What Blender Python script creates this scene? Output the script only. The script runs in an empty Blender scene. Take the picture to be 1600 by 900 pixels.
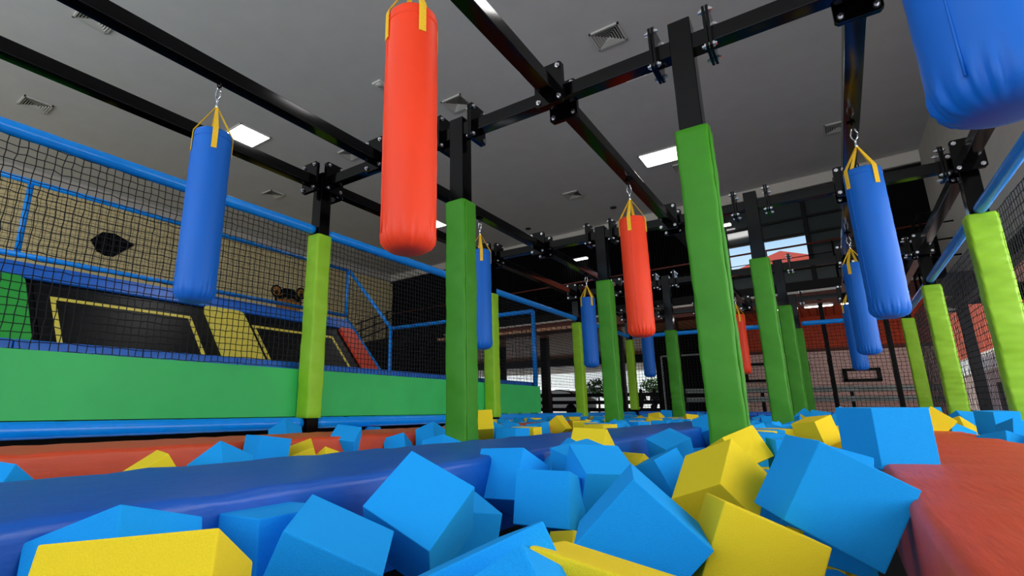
import bpy, bmesh, math, random
from mathutils import Matrix, Vector
random.seed(4)
scn = bpy.context.scene
COL = scn.collection

# ------------------------------------------------------------------ camera
cam_d = bpy.data.cameras.new('camera'); cam = bpy.data.objects.new('camera', cam_d); COL.objects.link(cam)
cam.matrix_world = Matrix(((0.80117736, 0.1394396, 0.58195484, 4.55513843),
                           (0.59842552, -0.18882497, -0.77860904, -3.64092894),
                           (0.00131867, 0.97206056, -0.23472651, 0.3), (0, 0, 0, 1)))
cam_d.sensor_width = 36.0; cam_d.lens = 36.0 * 799.8 / 1600
cam_d.shift_x = 102.538 / 1600; cam_d.shift_y = -6.285 / 1600
cam_d.clip_start = 0.02; cam_d.clip_end = 300
scn.camera = cam

# ------------------------------------------------------------------ world, sun, exposure
w = bpy.data.worlds.new('sky'); scn.world = w; w.use_nodes = True
nt = w.node_tree; nt.nodes.clear()
wo = nt.nodes.new('ShaderNodeOutputWorld'); bg = nt.nodes.new('ShaderNodeBackground')
tc = nt.nodes.new('ShaderNodeTexCoord'); sx = nt.nodes.new('ShaderNodeSeparateXYZ'); cr = nt.nodes.new('ShaderNodeValToRGB')
cr.color_ramp.elements[0].position = 0.0; cr.color_ramp.elements[0].color = (0.95, 0.97, 1.0, 1)
cr.color_ramp.elements[1].position = 0.3; cr.color_ramp.elements[1].color = (0.17, 0.33, 0.5, 1)
nt.links.new(tc.outputs['Generated'], sx.inputs[0]); nt.links.new(sx.outputs['Z'], cr.inputs[0])
nt.links.new(cr.outputs[0], bg.inputs[0]); nt.links.new(bg.outputs[0], wo.inputs[0])
bg.inputs[1].default_value = 2.2
sun_d = bpy.data.lights.new('sun', 'SUN'); sun_d.energy = 5.0; sun_d.angle = math.radians(1.0); sun_d.color = (1, .95, .86)
sun = bpy.data.objects.new('sun', sun_d); COL.objects.link(sun); sun.location = (20, 20, 20)
sun.rotation_euler = Vector((1.0, 0.55, -1.2)).to_track_quat('-Z', 'Y').to_euler()
# added fill behind the camera, aimed at the ceiling to stand in for daylight
def area(name, loc, target, sx_, sy_, power, col):
    l = bpy.data.lights.new(name, 'AREA'); l.shape = 'RECTANGLE'; l.size = sx_; l.size_y = sy_; l.energy = power; l.color = col
    o = bpy.data.objects.new(name, l); COL.objects.link(o); o.location = loc
    o.rotation_euler = (Vector(target) - Vector(loc)).to_track_quat('-Z', 'Y').to_euler(); return o
area('front_fill', (2.5, -8.9, 2.6), (3.0, -3, 6.2), 12, 3.2, 330, (0.93, 0.97, 1.0))
# added fill that boosts the daylight from the open right side
area('side_fill', (8.8, 2.5, 1.9), (2.0, 3.5, 1.2), 13, 3.2, 600, (0.96, 0.98, 1.0))
scn.view_settings.view_transform = 'Standard'; scn.view_settings.look = 'None'
scn.view_settings.gamma = 1.0; scn.view_settings.use_curve_mapping = False
scn.view_settings.exposure = 0.0

# ------------------------------------------------------------------ materials
def lin(c):
    return tuple((x / 255 / 12.92) if x / 255 <= 0.04045 else ((x / 255 + 0.055) / 1.055) ** 2.4 for x in c)
def mat(name, rgb, rough=0.5, metal=0.0, bump=0.0, scale=40, var=0.06, coat=0.0, spec=0.5, emit=None, es=0, stretch=None):
    m = bpy.data.materials.new(name); m.use_nodes = True; n = m.node_tree.nodes; L = m.node_tree.links
    b = n['Principled BSDF']; c = lin(rgb)
    b.inputs['Roughness'].default_value = rough; b.inputs['Metallic'].default_value = metal
    b.inputs['Coat Weight'].default_value = coat; b.inputs['Specular IOR Level'].default_value = spec
    t = n.new('ShaderNodeTexCoord'); mp = n.new('ShaderNodeMapping'); L.new(t.outputs['Object'], mp.inputs[0])
    if stretch: mp.inputs['Scale'].default_value = stretch
    no = n.new('ShaderNodeTexNoise'); no.inputs['Scale'].default_value = scale; no.inputs['Detail'].default_value = 4
    L.new(mp.outputs[0], no.inputs[0])
    r = n.new('ShaderNodeValToRGB'); L.new(no.outputs['Fac'], r.inputs[0])
    r.color_ramp.elements[0].position = .3; r.color_ramp.elements[1].position = .7
    r.color_ramp.elements[0].color = (*[x * (1 - var) for x in c], 1); r.color_ramp.elements[1].color = (*[min(1, x * (1 + var)) for x in c], 1)
    L.new(r.outputs[0], b.inputs['Base Color'])
    if bump:
        bp = n.new('ShaderNodeBump'); bp.inputs['Strength'].default_value = bump; bp.inputs['Distance'].default_value = 0.01
        L.new(no.outputs['Fac'], bp.inputs['Height']); L.new(bp.outputs[0], b.inputs['Normal'])
    if emit:
        b.inputs['Emission Color'].default_value = (*emit, 1); b.inputs['Emission Strength'].default_value = es
    return m
M = {}
M['foam_blue'] = mat('blue_foam', (28, 160, 240), .95, bump=.2, scale=420, var=.05, spec=.15)
M['foam_yellow'] = mat('yellow_foam', (242, 212, 44), .95, bump=.2, scale=420, var=.04, spec=.15)
M['black'] = mat('black_painted_steel', (3, 3, 4), .13, bump=.02, scale=6, var=.2, spec=.22)
M['bolt'] = mat('zinc_bolt', (215, 215, 220), .25, metal=1.0, var=.05)
M['chrome'] = mat('chrome', (225, 228, 235), .15, metal=1.0, var=.03)
M['green'] = mat('green_vinyl', (60, 140, 24), .5, bump=.12, scale=9, var=.05, spec=.3)
M['lime'] = mat('lime_vinyl', (150, 206, 40), .48, bump=.12, scale=9, var=.05, spec=.35)
M['pitgreen'] = mat('emerald_vinyl', (54, 196, 98), .55, bump=.10, scale=3, var=.05)
M['rail'] = mat('azure_rail_vinyl', (6, 146, 250), .25, bump=.15, scale=14, var=.06)
M['court'] = mat('court_blue_vinyl', (28, 108, 214), .45, bump=.1, scale=10, var=.08)
M['bag_blue'] = mat('bag_blue_vinyl', (2, 102, 202), .5, spec=.35, bump=.18, scale=7, var=.04, stretch=(1, 1, .3))
M['bag_orange'] = mat('bag_orange_vinyl', (248, 66, 26), .5, spec=.35, bump=.18, scale=7, var=.04, stretch=(1, 1, .3))
M['strap'] = mat('yellow_webbing', (245, 196, 36), .8, bump=.3, scale=120, var=.08)
M['mat_blue'] = mat('blue_mat_vinyl', (2, 86, 180), .4, bump=.25, scale=22, var=.05, stretch=(3, .35, 1))
M['mat_red'] = mat('red_mat_vinyl', (212, 72, 32), .5, bump=.25, scale=22, var=.06, stretch=(3, .35, 1))
M['ceiling'] = mat('ceiling_paint', (200, 201, 200), .9, bump=.02, scale=2, var=.03)
M['cornice'] = mat('cornice_paint', (205, 200, 192), .8, var=.03)
M['wall_grey'] = mat('wall_paint_grey', (190, 186, 178), .9, bump=.03, scale=3, var=.04)
M['wall_beige'] = mat('wall_paint_beige', (232, 216, 164), .9, bump=.05, scale=4, var=.04)
M['net'] = mat('net_cord', (12, 14, 20), .8, var=.1)
M['netblack'] = mat('black_cord', (4, 4, 5), .8, var=.1, spec=.1)
M['bed'] = mat('black_trampoline_mesh', (5, 5, 6), .4, bump=.1, scale=300, var=.2, spec=.15)
M['yellow_vinyl'] = mat('yellow_vinyl', (232, 214, 84), .5, bump=.1, scale=10, var=.05)
M['red_vinyl'] = mat('red_vinyl', (226, 66, 30), .5, bump=.1, scale=10, var=.06)
M['grn_vinyl'] = mat('leaf_vinyl', (40, 168, 60), .5, bump=.1, scale=10, var=.06)
M['floor'] = mat('pit_floor_black', (14, 14, 16), .9, var=.1)
M['concrete'] = mat('concrete', (150, 145, 138), .9, bump=.1, scale=5, var=.08)
M['curtain'] = mat('dark_curtain', (5, 5, 7), .8, var=.2, spec=.1)
M['glassdark'] = mat('tinted_glass', (44, 52, 52), .06, var=.04, spec=.6)
M['frame'] = mat('black_frame', (4, 4, 5), .5, var=.1, spec=.15)
M['white'] = mat('white_enamel', (222, 222, 218), .5, var=.02)
M['vent'] = mat('vent_enamel', (196, 196, 190), .5, var=.02)
M['vdark'] = mat('vent_shadow_lining', (30, 30, 30), .9, var=.02)
M['panel'] = mat('lamp_panel', (255, 255, 255), .5, var=0, emit=(1, .98, .95), es=14.0)
M['strip'] = mat('lamp_strip', (255, 255, 255), .5, var=0, emit=(1, .95, .9), es=10.0)
M['pale'] = mat('pale_brick_wall', (196, 168, 158), .9, bump=.4, scale=30, var=.12)
M['orange_wall'] = mat('orange_painted_wall', (196, 82, 44), .9, bump=.2, scale=12, var=.1)
M['fascia'] = mat('brown_red_fascia', (96, 40, 28), .6, var=.15)
M['guard'] = mat('galvanised_guard', (150, 160, 158), .5, metal=.3, var=.12)
M['stucco'] = mat('white_stucco', (238, 236, 230), .9, var=.03)
M['greyblind'] = mat('grey_shutter', (120, 124, 122), .7, var=.08)
M['umb'] = mat('red_canvas', (226, 36, 26), .8, var=.08)
M['leaf'] = mat('leaf_green', (70, 120, 44), .8, var=.35, scale=9)
M['car'] = mat('dark_car_paint', (20, 24, 26), .2, var=.05, coat=.5)
M['roof'] = mat('red_roof_tile', (196, 84, 70), .8, bump=.5, scale=30, var=.2)
M['logo_orange'] = mat('logo_orange', (196, 132, 50), .8, var=.1)
M['skin'] = mat('skin', (150, 100, 76), .6, var=.05)
M['cloth'] = mat('dark_cloth', (24, 26, 32), .9, var=.1)
def slats(name, c1, c2, freq, axis, rough=.5):
    m = bpy.data.materials.new(name); m.use_nodes = True; n = m.node_tree.nodes; L = m.node_tree.links
    b = n['Principled BSDF']; b.inputs['Roughness'].default_value = rough
    t = n.new('ShaderNodeTexCoord'); s = n.new('ShaderNodeSeparateXYZ'); L.new(t.outputs['Object'], s.inputs[0])
    mu = n.new('ShaderNodeMath'); mu.operation = 'MULTIPLY'; mu.inputs[1].default_value = freq; L.new(s.outputs[axis], mu.inputs[0])
    fr = n.new('ShaderNodeMath'); fr.operation = 'FRACT'; L.new(mu.outputs[0], fr.inputs[0])
    r = n.new('ShaderNodeValToRGB'); L.new(fr.outputs[0], r.inputs[0]); r.color_ramp.interpolation = 'CONSTANT'
    r.color_ramp.elements[0].color = (*lin(c2), 1); r.color_ramp.elements[1].position = .14; r.color_ramp.elements[1].color = (*lin(c1), 1)
    L.new(r.outputs[0], b.inputs['Base Color'])
    bp = n.new('ShaderNodeBump'); bp.inputs['Distance'].default_value = .02; L.new(r.outputs[0], bp.inputs['Height']); L.new(bp.outputs[0], b.inputs['Normal'])
    return m
M['soffit'] = slats('timber_slat_soffit', (214, 160, 124), (60, 36, 26), 5.0, 'X', .35)
M['soffit2'] = slats('red_timber_slat_soffit', (196, 92, 64), (60, 24, 16), 5.0, 'X', .4)
def brick(name, c1, c2, mo, sc):
    m = bpy.data.materials.new(name); m.use_nodes = True; n = m.node_tree.nodes; L = m.node_tree.links
    b = n['Principled BSDF']; b.inputs['Roughness'].default_value = .85
    t = n.new('ShaderNodeTexCoord'); mp = n.new('ShaderNodeMapping'); L.new(t.outputs['Object'], mp.inputs[0]); mp.inputs['Rotation'].default_value = (math.pi / 2, 0, 0)
    br = n.new('ShaderNodeTexBrick'); L.new(mp.outputs[0], br.inputs[0]); br.inputs['Scale'].default_value = sc
    br.inputs['Color1'].default_value = (*lin(c1), 1); br.inputs['Color2'].default_value = (*lin(c2), 1); br.inputs['Mortar'].default_value = (*lin(mo), 1)
    L.new(br.outputs[0], b.inputs['Base Color']); return m
M['brick_red'] = brick('red_brick', (220, 84, 44), (200, 70, 38), (120, 56, 36), 4.5)
M['brick_pale'] = brick('pale_brick', (238, 204, 196), (224, 190, 182), (180, 148, 140), 4.5)

# ------------------------------------------------------------------ helpers
def tag(o, label=None, cat=None, group=None, kind=None):
    if label: o['label'] = label
    if cat: o['category'] = cat
    if group: o['group'] = group
    if kind: o['kind'] = kind
    return o
def empty(name, loc=(0, 0, 0), rz=0, label=None, cat=None, group=None):
    o = bpy.data.objects.new(name, None); COL.objects.link(o); o.location = loc; o.rotation_euler = (0, 0, rz); o.empty_display_size = .05
    return tag(o, label, cat, group)
class MB:
    def __init__(s): s.v = []; s.f = []; s.sm = []
    def add(s, vs, fs, smooth=False):
        b = len(s.v); s.v += [tuple(x) for x in vs]; s.f += [tuple(b + i for i in f) for f in fs]; s.sm += [smooth] * len(fs); return s
    def box(s, x0, x1, y0, y1, z0, z1, mtx=None):
        vs = [Vector((x, y, z)) for z in (z0, z1) for y in (y0, y1) for x in (x0, x1)]
        if mtx: vs = [mtx @ v for v in vs]
        return s.add(vs, [(0, 2, 3, 1), (4, 5, 7, 6), (0, 1, 5, 4), (2, 6, 7, 3), (0, 4, 6, 2), (1, 3, 7, 5)])
    def tube(s, pts, r, n=10, caps=True, smooth=True, radii=None):
        pts = [Vector(p) for p in pts]; rings = []
        t0 = (pts[1] - pts[0]).normalized(); up = Vector((0, 0, 1)) if abs(t0.z) < .9 else Vector((1, 0, 0))
        u = t0.cross(up).normalized(); vs = []
        for i, p in enumerate(pts):
            t = (pts[min(i + 1, len(pts) - 1)] - pts[max(i - 1, 0)]).normalized()
            u = (u - t * u.dot(t)).normalized(); w2 = t.cross(u); rr = radii[i] if radii else r
            for k in range(n):
                a = 2 * math.pi * k / n; vs.append(p + (u * math.cos(a) + w2 * math.sin(a)) * rr)
        fs = [(i * n + k, i * n + (k + 1) % n, (i + 1) * n + (k + 1) % n, (i + 1) * n + k) for i in range(len(pts) - 1) for k in range(n)]
        if caps: fs += [tuple(range(n - 1, -1, -1)), tuple((len(pts) - 1) * n + k for k in range(n))]
        return s.add(vs, fs, smooth)
    def lathe(s, prof, n=24, c=(0, 0, 0), fn=None, smooth=True):
        vs = []
        for (r, z) in prof:
            for k in range(n):
                a = 2 * math.pi * k / n; rr = r * (fn(a, z) if fn else 1)
                vs.append((c[0] + rr * math.cos(a), c[1] + rr * math.sin(a), c[2] + z))
        fs = [(i * n + k, i * n + (k + 1) % n, (i + 1) * n + (k + 1) % n, (i + 1) * n + k) for i in range(len(prof) - 1) for k in range(n)]
        fs += [tuple(range(n - 1, -1, -1)), tuple((len(prof) - 1) * n + k for k in range(n))]
        return s.add(vs, fs, smooth)
    def prism(s, poly, d0, d1, axis):
        # poly in the two axes other than `axis`
        def P(a, b, d): return {'x': (d, a, b), 'y': (a, d, b), 'z': (a, b, d)}[axis]
        n = len(poly); vs = [P(a, b, d0) for a, b in poly] + [P(a, b, d1) for a, b in poly]
        return s.add(vs, [tuple(range(n)), tuple(range(2 * n - 1, n - 1, -1))] + [(i, (i + 1) % n, n + (i + 1) % n, n + i) for i in range(n)])
    def build(s, name, m, parent=None, bevel=0, seg=2, loc=None, fixn=True):
        me = bpy.data.meshes.new(name); me.from_pydata(s.v, [], s.f); me.update()
        for p, q in zip(me.polygons, s.sm): p.use_smooth = q
        if fixn:
            b = bmesh.new(); b.from_mesh(me); bmesh.ops.recalc_face_normals(b, faces=b.faces); b.to_mesh(me); b.free()
        me.materials.append(m if not isinstance(m, str) else M[m])
        o = bpy.data.objects.new(name, me); COL.objects.link(o)
        if parent: o.parent = parent
        if loc: o.location = loc
        if bevel:
            bv = o.modifiers.new('bevel', 'BEVEL'); bv.width = bevel; bv.segments = seg; bv.limit_method = 'ANGLE'; bv.angle_limit = .6
            for p in me.polygons: p.use_smooth = True
            wn = o.modifiers.new('wn', 'WEIGHTED_NORMAL'); wn.keep_sharp = False
        return o
def kids(o): return [c for c in bpy.data.objects if c.parent == o]
def copy_tree(o, parent=None):
    c = o.copy(); COL.objects.link(c)
    if parent: c.parent = parent
    for ch in list(o.children): copy_tree(ch, c)
    return c
def structure(mb, name, m, **k):
    o = mb.build(name, m, **k); o['kind'] = 'structure'; return o

# grid of the steel frame
B = 3.7334; ZB = 2.86; YS = [-B, 0, B, 2 * B, 3 * B]; XS = [0, 2, 4, 6]
HC = 6.5

# ------------------------------------------------------------------ large structure
# pit floor and surrounding ground
structure(MB().box(-.1, 6.35, -5.4, 11.4, -.6, -.5), 'floor', 'floor')
g = MB(); g.box(-12.2, -.1, -9.2, 13.6, -.3, -.02); g.box(6.35, 7.2, -9.2, 13.6, -.3, -.12); g.box(-.1, 6.35, 11.4, 13.6, -.3, -.12); g.box(-.1, 6.35, -9.2, -5.4, -.3, -.02)
structure(g, 'floor_surround', 'concrete')
structure(MB().box(-60, 60, 13.6, 80, -.5, -.12).box(7.2, 60, -30, 13.6, -.5, -.12), 'ground_outside', 'concrete')
structure(MB().box(-12.3, 7.2, -9.2, 14.3, HC, HC + .2), 'ceiling', 'ceiling')
# left wall (beige), grey return of the right wall above the open side
structure(MB().box(-12.3, -12.05, -9.2, 14.3, -.3, HC), 'wall_left', 'wall_beige')
structure(MB().box(7.0, 7.2, -9.2, 13.1, 2.72, HC), 'wall_right', 'wall_grey')
structure(MB().box(-12.05, -11.93, -9.2, 14.1, HC - .32, HC), 'trim_1', 'cornice')
structure(MB().box(6.93, 7.12, -9.2, 13.1, 2.5, 2.74), 'trim_2', 'frame')
structure(MB().box(-12.3, 7.2, -9.4, -9.2, -.3, 1.0).box(-12.3, 7.2, -9.4, -9.2, 6.0, HC), 'wall_front', 'wall_grey')

# back wall: slightly skewed upper storey, u runs along the wall from the right corner leftwards
ang = math.atan2(14.05 - 12.62, -12.08 - 7.0)
WM = Matrix.Translation((7.0, 12.62, 0)) @ Matrix.Rotation(ang, 4, 'Z')
def wu(X): return (7.0 - X) / math.cos(math.atan2(14.05 - 12.62, 19.08))
# local: +x goes left along the wall, +y points ... into the hall (towards -Y)
def wbox(mb, X0, X1, d0, d1, z0, z1): return mb.box(wu(X1), wu(X0), d0, d1, z0, z1, WM)
structure(wbox(MB(), -12.1, 7.0, -.02, .1, HC - .3, HC), 'trim_3', 'cornice')
wb = MB()
wbox(wb, -12.1, 2.5, -.3, -.21, 3.35, HC - .3); wbox(wb, 5.75, 7.0, -.3, -.15, 3.35, HC - .3)
structure(wb, 'wall_back', 'curtain')
# pleated dark curtain on the left part of the upper storey
pl = MB()
n = 150
for i in range(n):
    X = -11.9 + i * (14.4 / n)
    if X > 2.4: continue
    a = wu(X + .045); b_ = wu(X)
    pl.add([WM @ Vector((a, -.12, z)) for z in (3.5, 6.15)] + [WM @ Vector(((a + b_) / 2, .0, z)) for z in (3.5, 6.15)] + [WM @ Vector((b_, -.12, z)) for z in (3.5, 6.15)],
           [(0, 1, 3, 2), (2, 3, 5, 4)], True)
tag(pl.build('pleated_curtain', 'curtain'), 'black pleated curtain along the upper storey of the far wall', 'curtain')
# glazed panels with a real opening that shows the sky
gl = empty('window_1', (0, 0, 0)); gl['kind'] = 'structure'
def pane(X0, X1, z0, z1, m='glassdark'): wbox(MB(), X0, X1, -.16, -.13, z0, z1).build('pane', m, gl)
rows = [3.5, 4.0, 4.95, 5.42, 6.15]
M['clear'] = bpy.data.materials.new('clear_glass'); M['clear'].use_nodes = True
_b = M['clear'].node_tree.nodes['Principled BSDF']; _b.inputs['Transmission Weight'].default_value = 1; _b.inputs['Roughness'].default_value = 0; _b.inputs['IOR'].default_value = 1.05
for (a, b_) in ((2.55, 4.45), (4.55, 5.75)):
    for i in range(4):
        if a > 2 and a < 3 and i == 1: pane(a, b_, 4.0, 4.95, 'clear')
        else: pane(a, b_, rows[i] + .0, rows[i + 1])
fr = MB()
for X in (2.5, 4.5, 5.8): wbox(fr, X - .05, X + .05, -.2, -.04, 3.4, 6.2)
for z in rows[1:4]: wbox(fr, 2.5, 5.8, -.19, -.05, z - .03, z + .03)
wbox(fr, -12.1, 7.0, -.25, .0, 6.14, 6.24)
fr.build('window_frame', 'frame', gl)
structure(wbox(MB(), -12.1, 7.0, -.9, .02, 3.36, 3.62), 'wall_back_slab', 'frame')
structure(wbox(MB(), -12.1, 7.0, -.05, .03, 3.30, 3.36), 'trim_4', 'cornice')
structure(wbox(MB(), -12.1, 7.0, -.7, -.05, 3.0, 3.34), 'trim_5', 'fascia')

# deep terrace below the mezzanine
structure(MB().box(-30, 2.2, 13.3, 24, 3.02, 3.12), 'ceiling_terrace', 'soffit')
structure(MB().box(2.2, 9.6, 13.2, 16.2, 3.1, 3.2), 'ceiling_porch', 'soffit2')
structure(MB().box(-34, 2.2, 24.0, 24.4, 2.62, 3.1), 'trim_6', 'frame')
structure(MB().box(-34, 2.2, 24.4, 34.5, 2.9, 3.0), 'ceiling_terrace_far', 'soffit')
structure(MB().box(1.9, 7.3, 16.0, 16.25, 2.08, 3.12), 'wall_terrace_upper', 'brick_red')
structure(MB().box(1.9, 7.3, 16.0, 16.25, -.2, 2.02), 'wall_terrace_lower', 'brick_pale')
structure(MB().box(1.9, 7.3, 15.96, 16.05, 2.0, 2.1), 'trim_7', 'fascia')
structure(MB().box(-.6, 1.9, 16.0, 16.25, -.2, 3.05), 'wall_terrace_dark', 'curtain')


# ------------------------------------------------------------------ ceiling fittings
def frange(n): return range(n)
def ceiling_vent(x, y, label):
    r = empty('ceiling_vent', (x, y, HC), 0, label, 'ceiling vent', 'square air vents in the ceiling')
    h = .25; f = MB()
    for a, b_, c, d in ((-h, h, -h, -h + .03), (-h, h, h - .03, h), (-h, -h + .03, -h, h), (h - .03, h, -h, h)): f.box(a, b_, c, d, -.03, 0)
    f.build('frame', 'vent', r)
    MB().box(-h + .03, h - .03, -h + .03, h - .03, -.004, 0).build('backing', 'vdark', r)
    for i in range(5):
        k = h - .045 - i * .04; s = MB(); t = .016; z0 = -.035; z1 = -.012
        # square ring of slanted louvre
        for (ax, sg) in (('x', 1), ('x', -1), ('y', 1), ('y', -1)):
            q = [(-k, k, z0), (k, k, z0), (k - .022, k - .022, z1), (-k + .022, k - .022, z1)]
            q2 = [(a, b_ - .006, c) for a, b_, c in q]
            vs = []
            for (a, b_, c) in q + q2:
                if ax == 'y': a, b_ = b_, a
                vs.append((a * sg if ax == 'y' else a, b_ * sg if ax == 'x' else b_, c))
            s.add(vs, [(0, 1, 2, 3), (7, 6, 5, 4), (0, 1, 5, 4), (2, 3, 7, 6), (1, 2, 6, 5), (0, 3, 7, 4)])
        s.build('louvre', 'vent', r)
    return r
ceiling_vent(2.98 - .72, 4.06, 'large nearest white square air vent, above the beam left of the tallest green post')
for x, y, l in ((-.97, 4.13, 'white square air vent right of the near orange punching bag'),
                (-8.13, -1.14, 'white square air vent at the far left above the blue rail'),
                (-4.32, -1.37, 'white square air vent partly hidden behind the black beam, top left'),
                (-4.4, 4.32, 'white square air vent just left of the orange bag, partly behind a beam joint'),
                (-8.12, 4.67, 'white square air vent above the blue rail near the left lime post'),
                (-.95, 10.04, 'white square air vent above and left of the hanging middle orange bag'),
                (5.4, 10.02, 'white square air vent partly hidden by the beam of the right blue bags'),
                (2.14, 10.05, 'white square air vent under the rectangular lamp beside the tall green post')):
    ceiling_vent(x, y, l)
def ceiling_light(x, y, label, w_=.52, l_=.8, rz=0):
    r = empty('ceiling_light', (x, y, HC), rz, label, 'ceiling light', 'rectangular ceiling lights')
    f = MB()
    for a, b_, c, d in ((-w_, w_, -l_ / 2, -l_ / 2 + .03), (-w_, w_, l_ / 2 - .03, l_ / 2), (-w_, -w_ + .03, -l_ / 2, l_ / 2), (w_ - .03, w_, -l_ / 2, l_ / 2)): f.box(a, b_, c, d, -.025, 0)
    f.build('frame', 'white', r)
    MB().box(-w_ + .03, w_ - .03, -l_ / 2 + .03, l_ / 2 - .03, -.015, -.002).build('diffuser', 'panel', r)
ceiling_light(-5.75, 2.25, 'lit rectangular ceiling light behind the left blue bag', .44)
ceiling_light(1.86, 9.13, 'lit rectangular ceiling light left of the tall green post')
ceiling_light(-5.95, 9.5, 'lit rectangular ceiling light peeking out right of the near orange bag', .44)
ceiling_light(5.2, 2.0, 'added unseen ceiling light above the right blue bags, out of frame')  # extra lamp out of view, added to light the pit from above
ceiling_light(-1.8, -3.5, 'added unseen ceiling light above the camera end of the hall')  # likewise an added lamp, overhead light for the near end
d = MB(); d.box(-.11, .11, -.11, .11, -.03, 0)
sd = empty('smoke_detector', (-1.82, 2.68, HC), 0, 'small white square ceiling box left of the near orange bag', 'detector')
d.build('base', 'white', sd, bevel=.01); MB().lathe([(.06, -.05), (.075, -.03)], 16).build('cap', 'vent', sd)
for x, y, l in ((-3.44, 11.91, 'small black round ceiling spot left of the middle green post top'), (-.33, 11.76, 'small black round ceiling spot left of the middle orange bag straps')):
    tag(MB().lathe([(.09, -.03), (.1, 0)], 20).build('ceiling_spot', 'vdark', None, loc=(x, y, HC)), l, 'spotlight', 'black round ceiling spots')

# ------------------------------------------------------------------ steel frame
plate_me = {}
def flange(parent, loc, axis):
    """bolted plate; axis = direction it faces"""
    w_, h_, t = .125, .18, .009
    if 'p' not in plate_me:
        p = [(-w_, -h_ + .02), (-w_ + .02, -h_), (w_ - .02, -h_), (w_, -h_ + .02), (w_, h_ - .02), (w_ - .02, h_), (-w_ + .02, h_), (-w_, h_ - .02)]
        o = MB().prism(p, -t, t, 'x').build('flange_plate', 'black'); plate_me['p'] = o.data; bpy.data.objects.remove(o)
        bo = MB().lathe([(.013, -.036), (.013, -.02), (.022, -.02), (.022, -.008), (.022, .008), (.022, .022), (.014, .022), (.012, .034)], 6, smooth=False)
        o = bo.build('bolt', 'bolt'); o.data.transform(Matrix.Rotation(math.pi / 2, 4, 'Y')); plate_me['b'] = o.data; bpy.data.objects.remove(o)
    o = bpy.data.objects.new('flange_plate', plate_me['p']); COL.objects.link(o); o.parent = parent; o.location = loc
    o.rotation_euler = (0, 0, 0 if axis == 'x' else math.pi / 2)
    for a in (-.09, .09):
        for b_ in (-.14, .14):
            q = bpy.data.objects.new('bolt', plate_me['b']); COL.objects.link(q); q.parent = o; q.location = (0, a, b_)
            tag(q, 'shiny zinc bolt')
    return o
def sleeve(mb, hw, z0, z1, rnd=.026, wob=.004, quilt=0, seam=True, slump=None, seed=0):
    """padded square sleeve around a post with soft corners and slight wrinkles"""
    rg = random.Random(seed); prof = []
    for cx, cy, a0 in ((1, 1, 0), (-1, 1, 90), (-1, -1, 180), (1, -1, 270)):
        for k in range(5):
            a = math.radians(a0 + k * 22.5); prof.append((cx * (hw - rnd) + rnd * math.cos(a), cy * (hw - rnd) + rnd * math.sin(a)))
    n = len(prof); nz = 40; vs = []; fs = []
    nz = 150 if quilt else 60
    zs = [z0] + [z0 + .006 + (z1 - z0 - .012) * i / nz for i in range(nz + 1)] + [z1]
    ph = [rg.uniform(0, 6.28) for _ in range(4)]
    for j, z in enumerate(zs):
        e = .93 if j in (0, len(zs) - 1) else 1
        e += quilt * math.sin(z * 75)
        if slump:
            for (zc, am) in slump: e -= am * math.exp(-((z - zc) / .018) ** 2)
        for i, (x, y) in enumerate(prof):
            ww = 1 + wob / hw * (math.sin(z * 9 + ph[0] + i * .5) * .5 + math.sin(z * 23 + ph[1] + i) * .3 + math.sin(z * 41 + i * 1.7 + ph[2]) * .25)
            vs.append((x * e * ww, y * e * ww, z))
    fs = [(j * n + i, j * n + (i + 1) % n, (j + 1) * n + (i + 1) % n, (j + 1) * n + i) for j in range(len(zs) - 1) for i in range(n)]
    fs += [tuple(range(n - 1, -1, -1)), tuple((len(zs) - 1) * n + i for i in range(n))]
    mb.add(vs, fs, True)
POSTH = 2.99
def post(x, y, m, ztop, zbot, label, arms, hw=.105, slump=None, top=POSTH, seed=1):
    r = empty('padded_post', (x, y, 0), 0, label, 'post', 'green padded posts of the pit' if m == 'green' else 'lime padded posts around the pit')
    MB().box(-.075, .075, -.075, .075, -.2, top).build('steel_post', 'black', r, bevel=.006)
    s = MB(); sleeve(s, hw, zbot, ztop, slump=slump, seed=seed, quilt=.009 if x == 6 else 0); s.build('padded_sleeve', m, r)
    # velcro seam flap running down the back corner
    fl = MB(); e = hw * .98; sx_ = 1 if m == 'green' else -1
    if x == 6: sx_ = 1
    fl.tube([(sx_ * e + .006, -e + .03 + .003 * math.sin(i * 2.1 + seed), zbot + .03 + (ztop - zbot - .05) * i / 30) for i in range(31)], .009, 6).build('seam_flap', m, r)
    for (ax, sg) in arms:
        if ax == 'x':
            MB().box(min(.07 * sg, .18 * sg), max(.07 * sg, .18 * sg), -.06, .06, ZB - .06, ZB + .06).build('stub_arm', 'black', r)
            flange(r, (.172 * sg, 0, ZB + .03), 'x')
        else:
            MB().box(-.06, .06, min(.07 * sg, .18 * sg), max(.07 * sg, .18 * sg), ZB - .06, ZB + .06).build('stub_arm', 'black', r)
            flange(r, (0, .172 * sg, ZB + .03), 'y')
    return r
LX = [('x', 1), ('y', 1), ('y', -1)]; RX = [('x', -1), ('y', 1), ('y', -1)]; MX = [('x', 1), ('x', -1)]
post(0, 0, 'lime', 2.225, .19, 'lime padded post in front of the trampoline court, largest on the left', LX, .1, seed=1)
post(0, B, 'lime', 2.2, .15, 'lime padded post right of the second blue bag, beside the big green post', LX, .1, seed=2)
post(0, 2 * B, 'lime', 2.19, .1, 'lime padded post just left of the third blue bag', LX, .1, seed=3)
post(0, 3 * B, 'lime', 2.18, .25, 'farthest lime padded post with a black foot in the far left corner', [('x', 1), ('y', -1)], .1, seed=4)
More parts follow.
